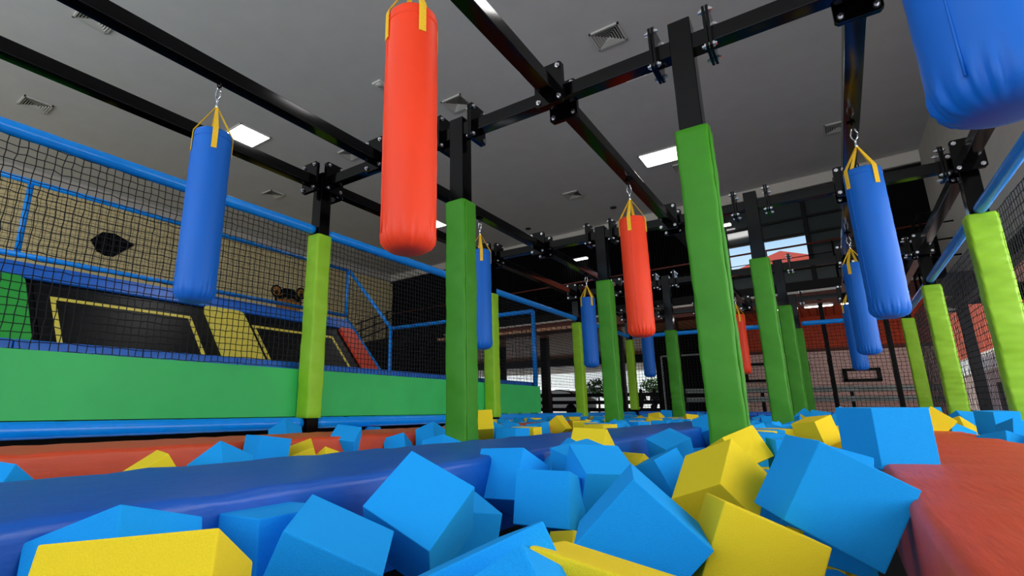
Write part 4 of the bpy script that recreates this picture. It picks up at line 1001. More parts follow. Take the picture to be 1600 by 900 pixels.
REST = [v.split() for v in """
b 618 6425 -283 248 24 -19
y 140 6903 -10 44 12 -157
y 123 8043 -395 -314 0 -6
b 195 8515 -395 157 0 -197
b 586 9035 -213 -4 36 -37
y 630 9276 -395 -310 -157 0
b 611 10087 -93 -115 74 157
b 362 766 -147 314 52 -16
b 133 1345 -116 -97 18 -26
b 576 2159 12 -43 -124 -26
b 107 2952 -395 -156 157 0
y 143 4347 -395 157 0 -165
y 625 5151 -395 18 -157 0
b 576 5426 -196 128 289 24
y 589 5590 -395 0 -314 111
b 149 8442 -36 -45 240 -31
b 2426 -3273 -395 265 157 0
b 1698 -2879 -395 -10 157 0
b 1969 -2968 -395 314 0 -145
y 2548 -2850 -395 157 0 -157
b 1627 -2650 -395 -167 157 0
y 1921 -2684 -395 277 157 0
b 2492 -2577 -395 -18 -157 0
y 1639 -2417 -395 -157 0 300
b 1885 -2407 -395 157 0 -308
y 2379 -2302 -395 168 157 -140
b 1622 -2161 -395 0 0 -282
b 2049 -1919 -352 -157 -231 55
b 2322 -1981 -395 157 0 -48
y 1720 -1909 -395 -72 157 -90
b 2128 -1647 -395 157 0 142
b 2484 -1696 -395 -157 0 119
b 1837 -1524 -395 0 0 112
y 2139 -1354 -395 0 0 -257
b 2407 -1364 -395 178 157 0
b 1695 -751 -395 314 0 -109
b 2032 -1128 -395 -183 157 -79
y 2407 -1109 -395 -157 0 240
y 1584 -467 -395 0 -314 -7
b 2106 -904 -395 191 157 0
y 2427 -701 -395 7 157 0
y 1616 -236 -395 -73 -157 57
y 2116 -604 -395 157 0 -4
b 2407 -466 -395 160 -157 0
b 1685 -23 -395 -298 157 0
y 2164 -381 -395 -134 157 0
b 2367 -119 -395 157 0 -286
y 2524 -3572 -395 157 0 190
b 1728 -3110 -395 0 0 -139
b 1953 -3070 -185 -171 157 -13
y 2503 -2844 -185 -157 0 -142
b 1739 -2710 -185 157 0 -244
b 2017 -2833 -185 -50 157 257
b 2393 -2598 -185 5 157 10
b 1691 -2441 -185 67 -157 -228
b 2421 -2324 -185 -157 0 -155
y 1645 -2222 -185 -252 -157 -55
b 1899 -2114 -277 84 -82 -256
b 2327 -1921 -185 92 -157 -17
b 1796 -1741 -188 -216 -86 97
b 2294 -1650 -201 -5 40 -28
y 2532 -1699 -185 -233 157 56
b 2119 -1387 -185 -44 157 -23
b 2462 -1422 -185 0 -314 -119
y 2038 -1180 -185 122 157 -24
b 2330 -1110 -185 157 0 89
b 1616 -743 -185 -96 -157 -67
b 2149 -902 -185 0 -314 64
b 2453 -813 -185 157 0 -159
b 1807 -404 -232 -28 -103 -14
b 1903 -683 -251 -84 27 177
b 2524 -494 -185 -157 0 156
b 1762 -114 -185 59 -157 94
y 2100 -219 -187 1 308 -157
b 2396 -266 -192 4 -294 -147
y 2336 -3793 -395 103 157 0
b 1598 -2896 -185 -69 157 0
b 1834 -971 -213 -126 -4 -17
b 1771 250 -395 0 -314 -3
b 2041 292 -395 41 157 -122
y 2500 126 -395 -166 157 134
b 1699 480 -395 158 -157 0
b 2145 594 -395 157 0 -22
b 2395 400 -395 -50 -157 75
y 1624 820 -395 283 -157 0
y 2030 880 -395 77 -157 -103
b 2456 673 -395 0 314 -121
b 1703 1028 -395 0 0 296
b 2059 1099 -395 157 0 130
b 2405 1112 -395 -97 -157 -193
y 1697 1343 -395 55 -157 -133
b 2110 1367 -395 -157 0 239
y 2473 1348 -395 0 0 -4
y 1709 1697 -354 0 219 175
b 2005 1695 -395 -157 0 -245
y 2360 1662 -395 -87 -157 -195
b 1684 1996 -395 -157 0 40
b 2048 2000 -395 155 -157 0
b 2410 1953 -395 3 -157 179
b 1781 2259 -395 124 157 0
y 2032 2260 -395 -157 0 298
b 2395 2233 -395 -127 -157 0
b 1700 2580 -395 137 157 153
b 2052 2610 -395 0 0 216
y 2365 2612 -395 0 -314 -61
b 1682 2924 -389 -157 151 -3
y 2077 2915 -395 0 0 312
b 2436 2873 -395 0 0 -81
b 1684 3190 -395 -69 157 -1
b 2048 3147 -395 0 -314 -9
b 2428 3189 -395 0 314 -53
b 1635 3498 -395 -109 -157 0
b 2061 3413 -395 -29 -157 285
y 2420 3489 -395 -103 -157 -78
b 1736 3849 -395 145 -157 82
b 2177 3943 -395 308 157 0
b 2552 3821 -395 -75 -157 72
b 1782 4139 -395 -137 -157 125
y 2095 4220 -395 -314 0 -96
b 2435 4076 -395 0 0 -15
b 1639 4437 -395 157 0 -24
y 2028 4444 -395 199 -157 9
b 2312 4436 -379 141 0 -230
b 1690 4788 -395 0 -314 -54
b 2011 4727 -395 -88 -157 -78
b 2438 4809 -395 314 0 -50
b 1690 5049 -395 -63 -157 12
b 2004 5046 -395 39 157 -63
b 2483 5045 -395 -170 157 130
b 1696 5355 -395 8 -157 -52
b 2049 5407 -395 -25 157 -201
b 2395 5303 -395 157 0 -173
b 1677 5628 -395 -192 -157 45
b 2017 5704 -395 0 0 279
b 2450 5562 -395 -157 0 188
y 1709 5941 -395 157 0 46
b 2043 5941 -395 -91 -157 -75
b 2336 5977 -395 -39 157 158
b 1647 6261 -395 157 0 253
b 2145 6177 -395 157 0 -222
y 2389 6270 -395 54 157 -247
y 1682 6530 -395 -70 157 -69
b 2065 6615 -395 -91 157 -84
y 2371 6618 -395 131 -157 -115
b 1701 6861 -395 157 0 98
b 2068 6923 -395 157 0 -40
y 2373 6873 -395 -157 0 -82
b 1770 7145 -395 0 0 -134
b 2076 7195 -395 0 0 -246
b 2412 7144 -395 0 -314 72
b 1589 7569 -330 -34 69 -153
y 1984 7562 -395 0 -314 102
b 2457 7451 -395 0 -314 34
b 1612 7860 -364 -38 0 -189
y 1985 7961 -395 56 157 51
b 2405 7855 -395 158 157 0
b 1708 8071 -395 0 0 -13
y 2067 8174 -395 0 0 293
y 2471 8065 -374 0 -134 -314
b 1707 8346 -395 0 0 56
b 2072 8437 -395 0 0 -136
b 2400 8335 -395 141 -157 126
y 1680 8691 -395 -157 0 -89
y 2096 8728 -395 157 0 -145
b 2467 8624 -395 -16 157 53
y 1704 9032 -395 -144 157 6
b 2056 8965 -395 -278 157 29
b 2369 9125 -395 -213 157 0
b 1696 9330 -395 -49 157 262
b 2072 9325 -395 0 314 155
b 2387 9385 -395 0 314 -102
b 1719 9583 -395 -116 157 0
b 2100 9610 -395 70 -157 -238
b 2386 9629 -395 157 0 204
b 1651 9919 -395 -314 0 -16
b 2073 10013 -395 -157 0 -25
y 2370 9905 -395 12 -157 0
b 1695 10210 -395 -157 0 -190
y 2074 10321 -395 124 157 65
b 2356 10256 -395 123 157 0
b 1745 10448 -395 -157 0 4
y 2069 10611 -395 -314 0 50
b 2357 10529 -395 153 -157 9
b 1695 10823 -395 -157 0 -109
b 2028 10958 -395 0 0 191
y 2400 10844 -395 0 0 10
b 1786 277 -185 -69 157 0
b 2235 352 -185 -5 157 -137
b 2464 151 -185 314 0 24
b 1598 563 -185 -244 -157 -3
y 2192 637 -185 -157 0 -205
b 2465 421 -185 0 0 -129
b 2055 895 -185 49 157 212
b 2446 772 -185 -194 157 32
y 1556 1305 -143 -68 0 314
b 2107 1109 -185 0 0 -311
y 2335 1084 -185 146 -157 -141
b 1786 1534 -237 73 -52 290
b 2145 1381 -185 207 -157 -69
b 2555 1347 -185 157 0 314
y 1701 1933 -185 314 0 -29
y 2019 1694 -185 203 157 60
y 2437 1708 -184 -160 3 -47
b 1784 2142 -185 -4 -157 304
b 1994 1941 -185 210 157 -69
b 2431 1953 -185 -111 -157 102
b 1635 2378 -184 -145 0 -128
b 2007 2182 -185 -49 157 107
b 2362 2225 -185 0 314 37
b 1742 2653 -185 -73 -157 -122
y 2025 2397 -185 293 -157 15
b 2402 2558 -185 19 157 -118
b 1869 2936 -220 -16 -216 17
b 2161 2607 -185 0 0 -2
y 2533 2960 -188 20 18 161
b 1678 3180 -185 190 -157 -15
y 2195 2945 -185 -314 0 -143
b 2442 3215 -185 -167 157 141
y 1613 3440 -159 157 30 44
b 1890 3336 -191 307 -26 52
y 2457 3521 -185 314 0 86
y 1730 3824 -185 157 0 41
b 2034 4163 -185 -157 0 243
y 2330 3761 -232 -184 -40 60
b 1794 4100 -185 128 -157 -85
b 2087 4524 -185 157 0 48
b 2504 4012 -185 0 0 3
b 1598 4432 -185 157 0 -230
b 1934 4730 -185 157 0 120
b 2482 4272 -240 224 -103 -73
b 1716 4816 -185 0 0 269
b 1968 4952 -185 19 -157 272
y 2480 4799 -185 0 0 162
b 1610 5085 -185 0 0 -31
b 2170 5188 -234 85 -102 55
y 2525 5094 -185 -193 157 0
y 1649 5367 -185 157 0 -8
b 2113 5473 -185 314 0 2
b 2495 5337 -185 -48 -157 59
b 1660 5685 -185 107 -157 -61
b 1995 5706 -185 157 0 310
b 2413 5683 -185 -9 274 -148
b 1719 5976 -185 -157 0 292
b 2016 5948 -185 0 -314 -121
y 2475 6027 -189 177 -148 40
y 1614 6282 -185 -66 -157 -74
b 2018 6386 -272 -63 -70 249
b 2427 6358 -184 -160 1 42
b 1662 6652 -184 -46 -156 265
b 2088 6687 -185 92 157 219
b 2307 6597 -185 0 314 -2
b 1679 6909 -185 56 157 -222
b 2097 6945 -185 -124 157 -133
y 2471 6879 -185 -253 -157 -25
b 1722 7152 -185 -130 157 17
b 2138 7183 -185 -15 -157 44
b 2429 7116 -185 -91 -157 0
b 1728 7405 -241 78 82 211
y 2506 7397 -147 0 52 134
b 1805 7779 -227 -42 97 283
b 2146 7761 -241 117 -91 -93
y 2484 7642 -207 267 -15 5
b 1701 8099 -185 63 -157 112
b 2010 8217 -185 157 0 5
b 2261 8142 -215 -164 279 -19
b 1773 8405 -185 0 0 -153
y 2016 8439 -185 30 -157 -37
y 2446 8381 -185 -71 157 -208
b 1661 8699 -185 157 0 201
b 2153 8715 -185 -100 -157 -124
b 2555 8610 -185 117 -157 197
b 1592 9016 -185 0 0 -48
b 2065 8991 -185 0 0 171
y 2398 8869 -270 137 76 192
b 1753 9353 -185 141 157 -110
b 2076 9246 -185 -30 -157 141
y 2335 9276 -162 -26 0 -53
b 1697 9615 -185 157 0 -265
y 2059 9566 -185 157 0 -278
b 2336 9627 -145 0 99 305
y 1589 9922 -185 0 314 -29
y 2063 10051 -185 125 157 36
y 2331 10036 -185 -157 0 -32
b 1735 10152 -185 -157 0 144
b 2040 10330 -185 271 -157 -22
b 2377 10285 -185 120 -157 107
y 1754 10515 -148 -264 0 15
b 2085 10566 -185 157 0 100
b 2379 10588 -185 -276 157 28
y 1638 10940 -186 310 0 58
b 1993 10947 -185 123 157 65
y 2378 10884 -185 -187 157 0
b 1951 478 -185 0 0 -197
y 2243 83 -272 20 84 211
b 1587 983 -185 -264 157 12
y 1843 1187 -213 239 -68 -76
b 1610 1720 -114 -117 47 304
y 1980 3121 -72 72 -49 78
b 2190 3427 -185 157 0 -132
b 1878 4416 -75 -235 -50 160
y 2228 4919 -223 -33 -90 167
y 2529 4214 -30 38 27 11
b 1693 4618 9 -21 -307 -78
b 2287 5246 -58 298 44 24
b 2524 4549 -225 -121 -35 301
b 1653 5675 25 0 0 -43
b 2026 6203 -110 -206 107 139
b 1904 6513 -91 -83 107 -108
b 2381 6350 26 160 2 259
b 2512 6640 -26 155 226 -2
y 1634 6924 25 -137 -157 129
y 2068 6953 25 -289 157 23
b 2463 6871 25 -252 -157 -48
b 2098 7197 25 -157 0 -201
b 2383 7125 25 157 0 47
b 1586 7452 -43 297 37 -6
y 3481 7921 -192 -157 285 0
b 3498 7320 -123 -175 -72 12
y 1911 7717 -54 -282 52 26
b 2219 7665 -64 8 -252 -106
b 2421 7753 -36 168 48 213
y 1572 8087 22 4 -23 0
b 2051 7983 -57 -165 -84 -152
y 1752 8361 25 0 0 -112
b 2011 8420 25 -37 -157 -60
b 2466 8397 25 -157 0 146
b 1624 8620 25 157 0 -1
b 2175 8791 25 104 -157 191
b 2423 8653 22 -17 9 202
y 1807 8949 -180 -13 -7 262
b 2061 9040 25 -80 -157 -86
y 2316 8998 -124 70 79 -93
b 1686 9380 25 -62 157 0
b 2419 9372 22 43 -131 104
b 1699 9701 25 157 0 314
y 2100 9494 25 0 314 -43
y 2507 9598 -6 -2 215 -9
b 1745 9934 18 157 -26 284
b 1969 9816 -59 137 66 88
b 2340 9981 25 195 157 -84
b 2170 10267 25 -52 -157 262
b 2424 10247 25 157 0 139
b 1727 10709 -50 -119 94 216
b 2020 10598 25 0 0 273
b 2442 10479 25 -157 0 282
b 1620 10988 22 89 153 -109
b 1948 10891 25 0 0 303
b 2362 10842 25 -40 157 227
b 2128 3506 25 206 -157 -12
y 1592 4007 -189 -6 3 194
b 2215 4332 -167 17 3 46
b 2267 4023 -90 -98 53 8
b 1885 5228 -185 -157 0 -162
y 3749 7815 25 -47 157 208
b 3485 7580 21 -10 5 179
b 1592 7832 -109 115 -281 17
y 1838 8112 25 157 0 146
b 1900 8732 4 239 -99 92
b 3997 -3443 -395 212 -157 -66
b 3632 -3220 -395 157 0 -55
y 4049 -3154 -395 145 157 156
b 4493 -3253 -395 7 -157 -246
b 3485 -2921 -365 -157 -278 0
y 3990 -2905 -395 -241 157 0
b 4435 -2845 -395 -61 157 243
b 3713 -2721 -395 -145 157 0
y 3956 -2619 -395 66 -157 0
b 4259 -2501 -395 -157 0 232
b 3540 -2260 -395 -90 157 0
y 3795 -2327 -395 0 314 3
b 4353 -2247 -395 38 -157 -195
b 3456 -1726 -395 -314 0 -156
b 4229 -1800 -395 251 157 0
b 4522 -1764 -395 -157 0 298
b 3804 -1629 -395 0 0 -151
y 4120 -1599 -395 -157 0 -81
b 4433 -1453 -395 247 157 0
b 3711 -1412 -395 157 0 186
b 4080 -1265 -395 157 0 309
y 3648 -1188 -395 -157 0 190
b 4078 -1039 -395 157 0 -311
y 3468 -981 -395 157 0 -300
b 4117 -797 -395 314 0 18
b 3534 -573 -354 0 -60 235
b 4063 -571 -352 -314 79 40
b 3873 -82 -395 0 0 36
b 4095 -232 -395 81 -157 0
b 4328 -125 -395 -157 0 -90
b 3850 440 -395 -225 -157 -62
b 4100 320 -395 0 0 -16
b 4351 226 -395 -36 -157 0
b 3501 666 -395 -184 -157 -129
b 4083 710 -395 141 -157 61
b 4359 521 -395 34 157 0
y 3603 893 -395 157 0 -175
b 3898 990 -395 0 0 -35
b 4363 818 -395 220 -157 -57
b 3656 1148 -395 152 157 0
b 4009 1223 -395 -111 157 48
b 4386 1081 -395 0 0 24
b 3646 1382 -395 -314 0 -144
b 3950 1466 -395 0 0 -122
b 4405 1473 -395 -157 0 202
b 3613 1642 -395 0 0 162
y 4033 1723 -395 184 -157 -9
y 4487 1720 -395 -163 157 0
b 3545 2050 -395 -4 157 -5
b 3998 1994 -395 0 314 -148
b 4346 1988 -395 143 157 139
b 3556 2374 -395 34 157 29
b 4012 2404 -395 157 0 -191
b 4407 2249 -395 0 -314 130
b 3592 2618 -395 -127 157 12
y 4032 2657 -395 0 0 116
b 4415 2622 -395 209 -157 0
b 3621 2923 -395 -157 0 -162
y 4028 2910 -395 -157 0 294
b 4370 2867 -395 -170 157 39
b 3653 3251 -395 -157 0 -68
b 3964 3163 -395 314 0 -36
b 4368 3173 -395 1 157 0
y 3686 3530 -395 157 0 178
b 4050 3382 -395 136 157 -56
b 4341 3603 -395 -113 157 -157
y 3513 3755 -395 157 0 -68
b 4056 3895 -395 -190 -157 0
y 4347 3860 -395 180 157 0
b 3608 4145 -395 -56 -157 108
y 4162 4261 -395 292 157 1
b 4480 4151 -395 157 0 89
y 3686 4532 -356 -314 -53 30
b 4081 4522 -395 157 0 -165
b 4457 4494 -395 -157 0 43
y 3635 4774 -395 -171 157 129
y 3962 4811 -395 -157 0 -45
b 4385 4772 -395 -246 -157 -58
b 3602 5136 -395 33 -157 -171
b 4016 5060 -395 0 0 -95
b 4370 5053 -395 -314 0 96
b 3619 5395 -395 -149 157 0
b 4034 5407 -395 157 0 -161
b 4351 5406 -395 -157 0 -237
y 3634 5703 -395 176 157 90
b 3876 5770 -395 -103 -157 -179
b 4367 5675 -395 163 -157 138
y 3651 6001 -395 -157 0 38
y 3994 5995 -395 0 0 278
b 4292 5953 -395 115 -157 30
b 3505 6223 -395 0 0 46
b 3976 6288 -395 0 0 299
b 4514 6243 -395 314 0 38
b 3742 6584 -395 314 0 104
b 4018 6580 -395 142 -157 56
b 4441 6544 -395 152 157 123
b 3694 6940 -395 108 157 140
y 3971 6816 -395 -108 -157 0
y 4279 6994 -395 0 0 -308
b 3576 7214 -355 -213 0 -172
b 4057 7236 -395 -7 -157 0
b 4324 7247 -395 -206 -157 0
y 3631 7509 -395 29 157 -161
b 3938 7598 -395 -287 -157 0
b 4340 7509 -395 157 0 178
y 3645 7818 -395 -174 157 7
y 4001 7879 -395 157 0 262
y 4440 7768 -395 44 -157 75
b 3622 8106 -395 -36 -157 -72
b 4100 8079 -395 268 -157 2
b 4375 8088 -395 0 0 -243
y 3590 8469 -395 0 0 -294
y 3974 8415 -395 -181 157 -90
b 4372 8401 -395 -166 157 -133
y 3621 8703 -395 -156 -157 0
y 3981 8720 -395 0 0 19
b 4390 8701 -395 0 314 10
b 3560 9071 -395 17 -157 -110
b 4009 9015 -395 79 157 -23
b 4372 9011 -395 87 157 -111
y 3632 9390 -395 314 0 138
b 4108 9372 -395 0 0 215
y 4379 9360 -395 -157 0 171
y 3586 9684 -395 -157 0 -160
b 4067 9706 -395 0 0 -40
b 4328 9585 -395 157 0 -304
b 3627 9942 -395 -139 157 33
b 3971 9992 -395 208 157 81
b 4334 9873 -395 -71 -157 -111
b 3630 10214 -395 0 0 264
b 3986 10270 -395 14 -157 5
b 4312 10208 -395 157 0 -230
b 3670 10625 -395 157 0 148
b 3900 10546 -395 -157 0 20
b 4372 10562 -395 -276 157 0
b 3611 10855 -395 -20 157 0
y 4009 10901 -395 157 0 7
b 4385 10844 -395 -198 157 0
b 3656 -3830 -395 -157 0 227
b 4249 -3346 -292 -200 45 100
y 4529 -2794 -115 -179 -90 -129
y 3909 -2533 -185 -314 0 -33
b 4473 -2619 -278 -74 -265 28
y 3929 -1687 -184 -134 -23 241
b 4252 -1841 -185 145 -157 0
b 3623 -1025 -183 -68 152 -231
b 3881 -1285 -233 179 -231 -5
b 3665 -776 -262 111 217 -79
b 3872 -814 -395 127 157 103
y 4473 -266 -185 157 0 -90
b 3720 -93 -190 148 -10 109
y 4265 -56 -185 -248 157 64
b 4307 171 -185 -16 157 -181
b 3680 552 -185 96 157 -209
b 4090 710 -185 -75 -157 54
b 4327 409 -185 157 0 117
b 3524 788 -185 -180 157 74
b 4047 963 -185 -30 157 -28
b 4380 644 -185 -7 157 283
b 3614 1115 -185 108 157 -4
b 3973 1243 -185 -30 -157 -271
b 4288 890 -185 157 0 142
y 3627 1359 -185 59 157 238
b 4028 1472 -185 -197 -157 33
y 4258 1278 -271 85 -74 -34
y 4026 1690 -185 0 0 -313
y 4524 1935 -199 -310 -135 -4
y 3777 2154 -269 191 239 -3
b 4004 1900 -185 314 0 -155
b 4543 2263 -185 -65 157 89
b 3632 2430 -185 -155 157 146
b 4045 2208 -210 -60 34 -294
b 4372 2489 -185 19 157 173
b 3822 2696 -240 28 91 -306
b 4123 2588 -145 157 258 -1
b 4452 2741 -185 -243 -157 0
b 3684 2994 -184 18 155 -162
b 4098 2801 -149 0 -203 2
b 4337 2973 -185 -60 -157 68
b 3644 3286 -185 -157 0 165
y 4102 3011 -185 -157 0 -155
b 4310 3269 -185 -157 0 -236
y 3656 3505 -185 0 0 157
b 4049 3229 -185 0 0 172
b 4374 3535 -185 -195 157 -116
y 3781 3829 -395 -210 157 -104
b 4197 4414 -169 157 -174 21
y 4344 3814 -185 0 314 -151
y 3553 4195 -185 -157 0 180
b 3768 4757 -185 203 157 0
b 4464 4123 -185 157 0 188
y 3492 4485 -229 138 265 -9
y 3799 5140 -228 125 65 -32
b 4545 4519 -185 49 157 206
y 3481 4784 -188 -123 -164 -14
y 4183 5152 -186 150 1 3
b 4461 4733 -185 232 157 -78
b 3479 5100 -186 158 -163 19
y 4046 5389 -185 0 0 -271
b 4447 5086 -185 -135 -157 -71
y 3624 5474 -185 -48 -157 213
b 3848 5573 -212 -260 -7 43
y 4360 5344 -185 0 314 62
b 3583 5713 -185 179 -157 105
b 3867 5875 -185 5 -157 -174
y 4423 5646 -185 71 -157 107
b 3583 5939 -185 224 157 46
b 3993 6079 -183 180 -149 122
b 4213 5879 -185 -230 157 -1
b 3519 6221 -185 -179 157 90
y 4002 6335 -185 232 157 73
y 4538 6263 -185 -225 157 -61
y 3808 6654 -185 0 0 184
b 4057 6577 -185 0 0 -201
y 4466 6592 -185 0 0 -222
y 3711 6867 -185 0 0 -127
y 3975 6849 -185 -208 -157 -72
y 4514 6895 -226 119 -1 -157
y 3759 7205 -222 -11 213 -15
y 4059 7174 -185 163 -157 -100
b 4348 7269 -185 314 0 1
b 3624 7537 -185 45 157 -136
y 4012 8016 -185 0 0 -224
b 4393 7519 -185 157 0 51
y 3791 7803 -185 0 0 132
y 3847 8166 -395 0 0 -90
y 4519 7747 -185 38 -157 -68
b 3566 8158 -185 92 157 -60
b 3811 8616 -214 -16 270 -18
b 4346 8086 -143 157 -220 91
b 3558 8380 -185 -314 0 -139
b 3890 8850 -185 -128 157 161
b 4386 8483 -185 102 -157 -115
b 3503 8732 -185 -118 -159 3
b 4030 9050 -185 81 157 33
b 4360 8739 -185 -139 -157 -88
y 3509 9086 -185 31 -157 -89
b 4194 9266 -185 314 0 147
b 4338 9057 -185 -48 -157 111
y 3607 9323 -185 67 157 56
b 4125 9611 -185 0 314 106
b 4414 9379 -185 -21 157 -176
b 3501 9630 -185 0 0 46
y 3940 9811 -185 157 0 53
b 4463 9665 -191 -190 181 10
b 3719 10061 -185 159 -157 -105
b 4083 10066 -185 126 -157 27
b 4335 9878 -185 -157 -157 -138
y 3543 10297 -186 8 312 79
b 3940 10307 -185 157 0 -287
b 4301 10160 -185 -7 -157 -132
b 3531 10563 -188 -175 1 166
b 3917 10577 -146 157 -104 -10
b 4403 10442 -179 -142 -4 148
y 3793 10890 -214 -269 21 136
b 4060 10979 -185 3 -157 -303
b 4387 10803 -185 -32 -157 -18
y 3500 -4003 -395 -110 -157 0
y 3497 -3464 -395 0 0 -51
b 4522 -748 -23 -131 -102 121
y 4504 -555 -154 -60 -39 -157
b 4064 -728 -119 -39 -79 -267
b 4345 1124 -91 247 -97 -110
b 4427 1529 -185 0 0 -28
b 3713 1731 -185 158 -1 214
b 4262 2229 -189 -112 -195 -27
b 3591 2215 -131 -247 -12 -172
y 3911 2393 -117 78 31 109
b 4413 2443 25 -45 -157 -143
b 3610 2741 -90 -2 -267 184
b 4364 2694 25 -175 157 -57
b 3676 3064 24 -157 2 152
b 3913 2911 -6 -10 -204 2
y 4281 2978 25 157 0 164
y 3595 3294 25 134 -157 -136
b 4306 3243 25 157 0 -208
y 3518 3540 20 140 277 -43
y 3899 3500 -210 41 -16 -157
b 4300 3627 25 6 -157 -156
b 3777 3930 -150 314 -44 -39
b 3924 4127 -395 157 0 -284
y 4376 3845 25 157 0 -161
b 3781 4193 -47 27 -241 -17
b 4002 4634 -185 -206 -157 0
b 4513 4060 25 314 0 7
y 3677 4431 -129 25 110 20
b 4032 4921 -142 157 -224 -4
b 4376 4440 3 -171 -70 21
b 3957 5144 -70 -62 -7 -154
b 4540 4736 25 -93 157 -98
b 3911 5364 22 -10 -311 -148
b 4430 5062 25 0 -314 40
b 3676 5261 -71 261 -62 41
b 3997 5616 34 -213 -98 61
b 3857 5840 25 -157 0 -295
y 4361 5695 25 0 -314 0
y 3591 5969 25 97 -157 -109
y 4037 6090 26 50 -149 122
y 4469 5967 -211 236 -97 -12
y 3751 6171 -185 308 -9 -50
b 3982 6306 25 -126 -157 141
b 4254 6190 -308 -262 72 36
b 3518 6537 -201 189 2 -92
b 4009 6625 25 0 0 -249
b 4258 6444 -176 8 -305 87
b 3522 6814 -21 77 -81 -284
b 4246 6737 -241 132 211 -72
b 4545 6934 17 157 157 -157
b 3897 7036 -38 192 -70 11
b 4254 7028 -185 314 0 101
y 4361 7272 25 11 157 -132
b 3778 7532 21 133 166 -24
b 4187 8270 -235 35 97 -201
b 4399 7533 25 16 -157 73
b 4187 7726 -267 -269 59 20
b 4051 8471 -185 157 0 83
b 4273 7803 -34 31 54 46
b 3609 8133 25 -177 -157 -75
b 3714 8597 -29 229 -204 19
y 4495 8222 -59 101 63 -223
b 3540 8412 25 -169 -157 83
b 3954 8831 25 272 157 27
b 4304 8481 25 0 314 24
y 3497 8703 25 1 -1 -61
y 4067 9052 25 -184 -157 -12
b 4499 8880 -12 83 -106 87
y 3538 9106 25 -157 0 25
b 3874 9304 -395 -47 -157 -45
b 4429 9135 25 137 -156 67
b 3628 9338 25 157 0 305
b 4044 9558 25 53 -157 -252
b 4423 9374 25 -51 157 -170
b 3513 9590 25 0 -314 -108
b 4009 9803 25 282 -157 -8
b 4523 9642 11 -11 -133 10
b 3548 9915 -184 -157 1 50
y 3916 10058 14 -5 219 -11
b 4369 9877 25 122 157 -129
b 3502 10252 24 109 -165 -50
y 3925 10291 25 314 0 -29
b 4248 10127 25 0 -314 -153
b 3472 10529 15 1 139 1
b 4110 10478 -10 261 -15 -173
b 4473 10376 20 -170 172 -38
b 3854 10910 -10 17 -47 298
b 4095 10819 8 115 -21 285
b 4380 10863 25 106 -157 -31
b 3463 -3749 -194 69 170 227
b 3722 -3589 -395 -157 0 -224
b 4173 -2740 -255 156 230 61
b 4052 -444 -61 293 -66 -4
b 3684 1966 -53 -164 254 26
b 4241 1920 -185 -157 0 33
b 3476 3794 -185 0 0 134
y 3790 4328 -395 -113 -157 0
b 4001 4130 -185 0 -314 -6
b 3928 4705 25 -157 0 -309
b 4240 4079 -234 -11 227 167
b 3925 4402 -161 -25 4 145
b 4226 4886 -51 73 -58 208
b 4552 5501 148 -191 -81 46
b 4078 5863 25 -37 -157 -270
b 4539 6220 25 0 -314 -152
b 3592 6221 25 0 314 -71
b 4287 6139 -59 169 40 -87
b 4522 6707 24 -164 6 10
b 4083 6897 76 141 -222 12
b 4335 6965 25 95 -157 62
y 3800 7230 5 40 -28 199
b 4129 7189 25 -157 0 19
b 3857 8237 -185 -157 0 -213
b 3844 8382 25 -157 0 215
b 4240 8054 51 -253 -17 -43
y 4156 8681 1 115 -110 -245
b 3892 9382 -184 -155 -1 -206
b 4156 9316 25 157 0 200
b 3468 9847 28 15 -160 137
y 3713 10445 7 258 -26 -39
y 4512 10133 -8 -175 -116 17
y 3460 10809 -187 -152 1 -157
b 5670 1128 -395 0 0 -143
y 5685 1541 -395 -157 0 263
y 5707 1827 -395 -66 157 -238
y 5672 1121 -185 -157 0 -20
y 5685 1497 -185 -217 157 81
y 5885 1721 -230 27 -56 -15
y 5671 1075 25 -41 -157 -57
b 5681 1415 68 -157 -70 -197
y 5776 1708 -48 50 -39 -63
y 5825 828 -395 157 0 3
b 5818 2049 -395 0 0 15
b 5670 2321 -395 0 0 -248
b 5627 2679 -352 -83 0 -70
y 5597 3141 -395 143 -157 169
b 5630 3374 -395 157 0 23
b 5737 3661 -395 0 0 281
b 5795 3883 -395 0 0 104
y 5821 4162 -395 -157 0 -101
y 5725 4620 -395 314 0 -113
b 5712 4857 -395 0 0 211
y 5743 5110 -395 0 314 151
y 5682 5452 -395 116 157 0
b 5824 5819 -395 157 0 303
y 5646 6043 -395 -46 157 -206
y 5681 6331 -395 -12 157 -188
y 5795 6744 -395 314 0 -153
y 5786 7026 -395 -31 157 -199
b 5738 7243 -395 -157 0 -165
b 5701 7536 -395 157 0 16
b 5741 7767 -395 -157 0 162
b 5755 8095 -395 -249 157 -22
b 5569 8492 -395 -157 0 163
b 5773 8761 -395 -303 -157 0
b 5837 9037 -395 314 0 -14
b 5693 9291 -395 223 -157 0
b 5656 9601 -395 -157 0 -133
b 5711 9941 -395 0 -314 -149
b 5761 10203 -395 0 314 98
b 5702 10474 -395 -157 0 -117
y 5744 10920 -395 -41 157 94
b 5898 1982 -185 -157 0 178
b 5506 2035 -395 157 0 -158
b 5896 2464 -356 0 104 173
y 5891 2898 -395 -157 0 145
b 5736 3335 -180 -164 22 -5
b 5786 3642 -185 157 0 158
b 5880 3957 -185 151 11 53
b 5797 4080 15 -180 -19 -52
y 5775 4391 -260 73 -6 51
b 5783 4772 -185 -314 0 135
b 5744 5076 -185 -166 157 130
b 5695 5392 -185 135 157 -78
b 5863 5838 -185 157 0 229
b 5737 6091 -183 -165 4 -121
b 5581 6354 -185 58 157 22
b 5802 6761 -185 110 157 91
b 5821 7015 -185 29 -157 -131
b 5645 7279 -178 -196 -186 -8
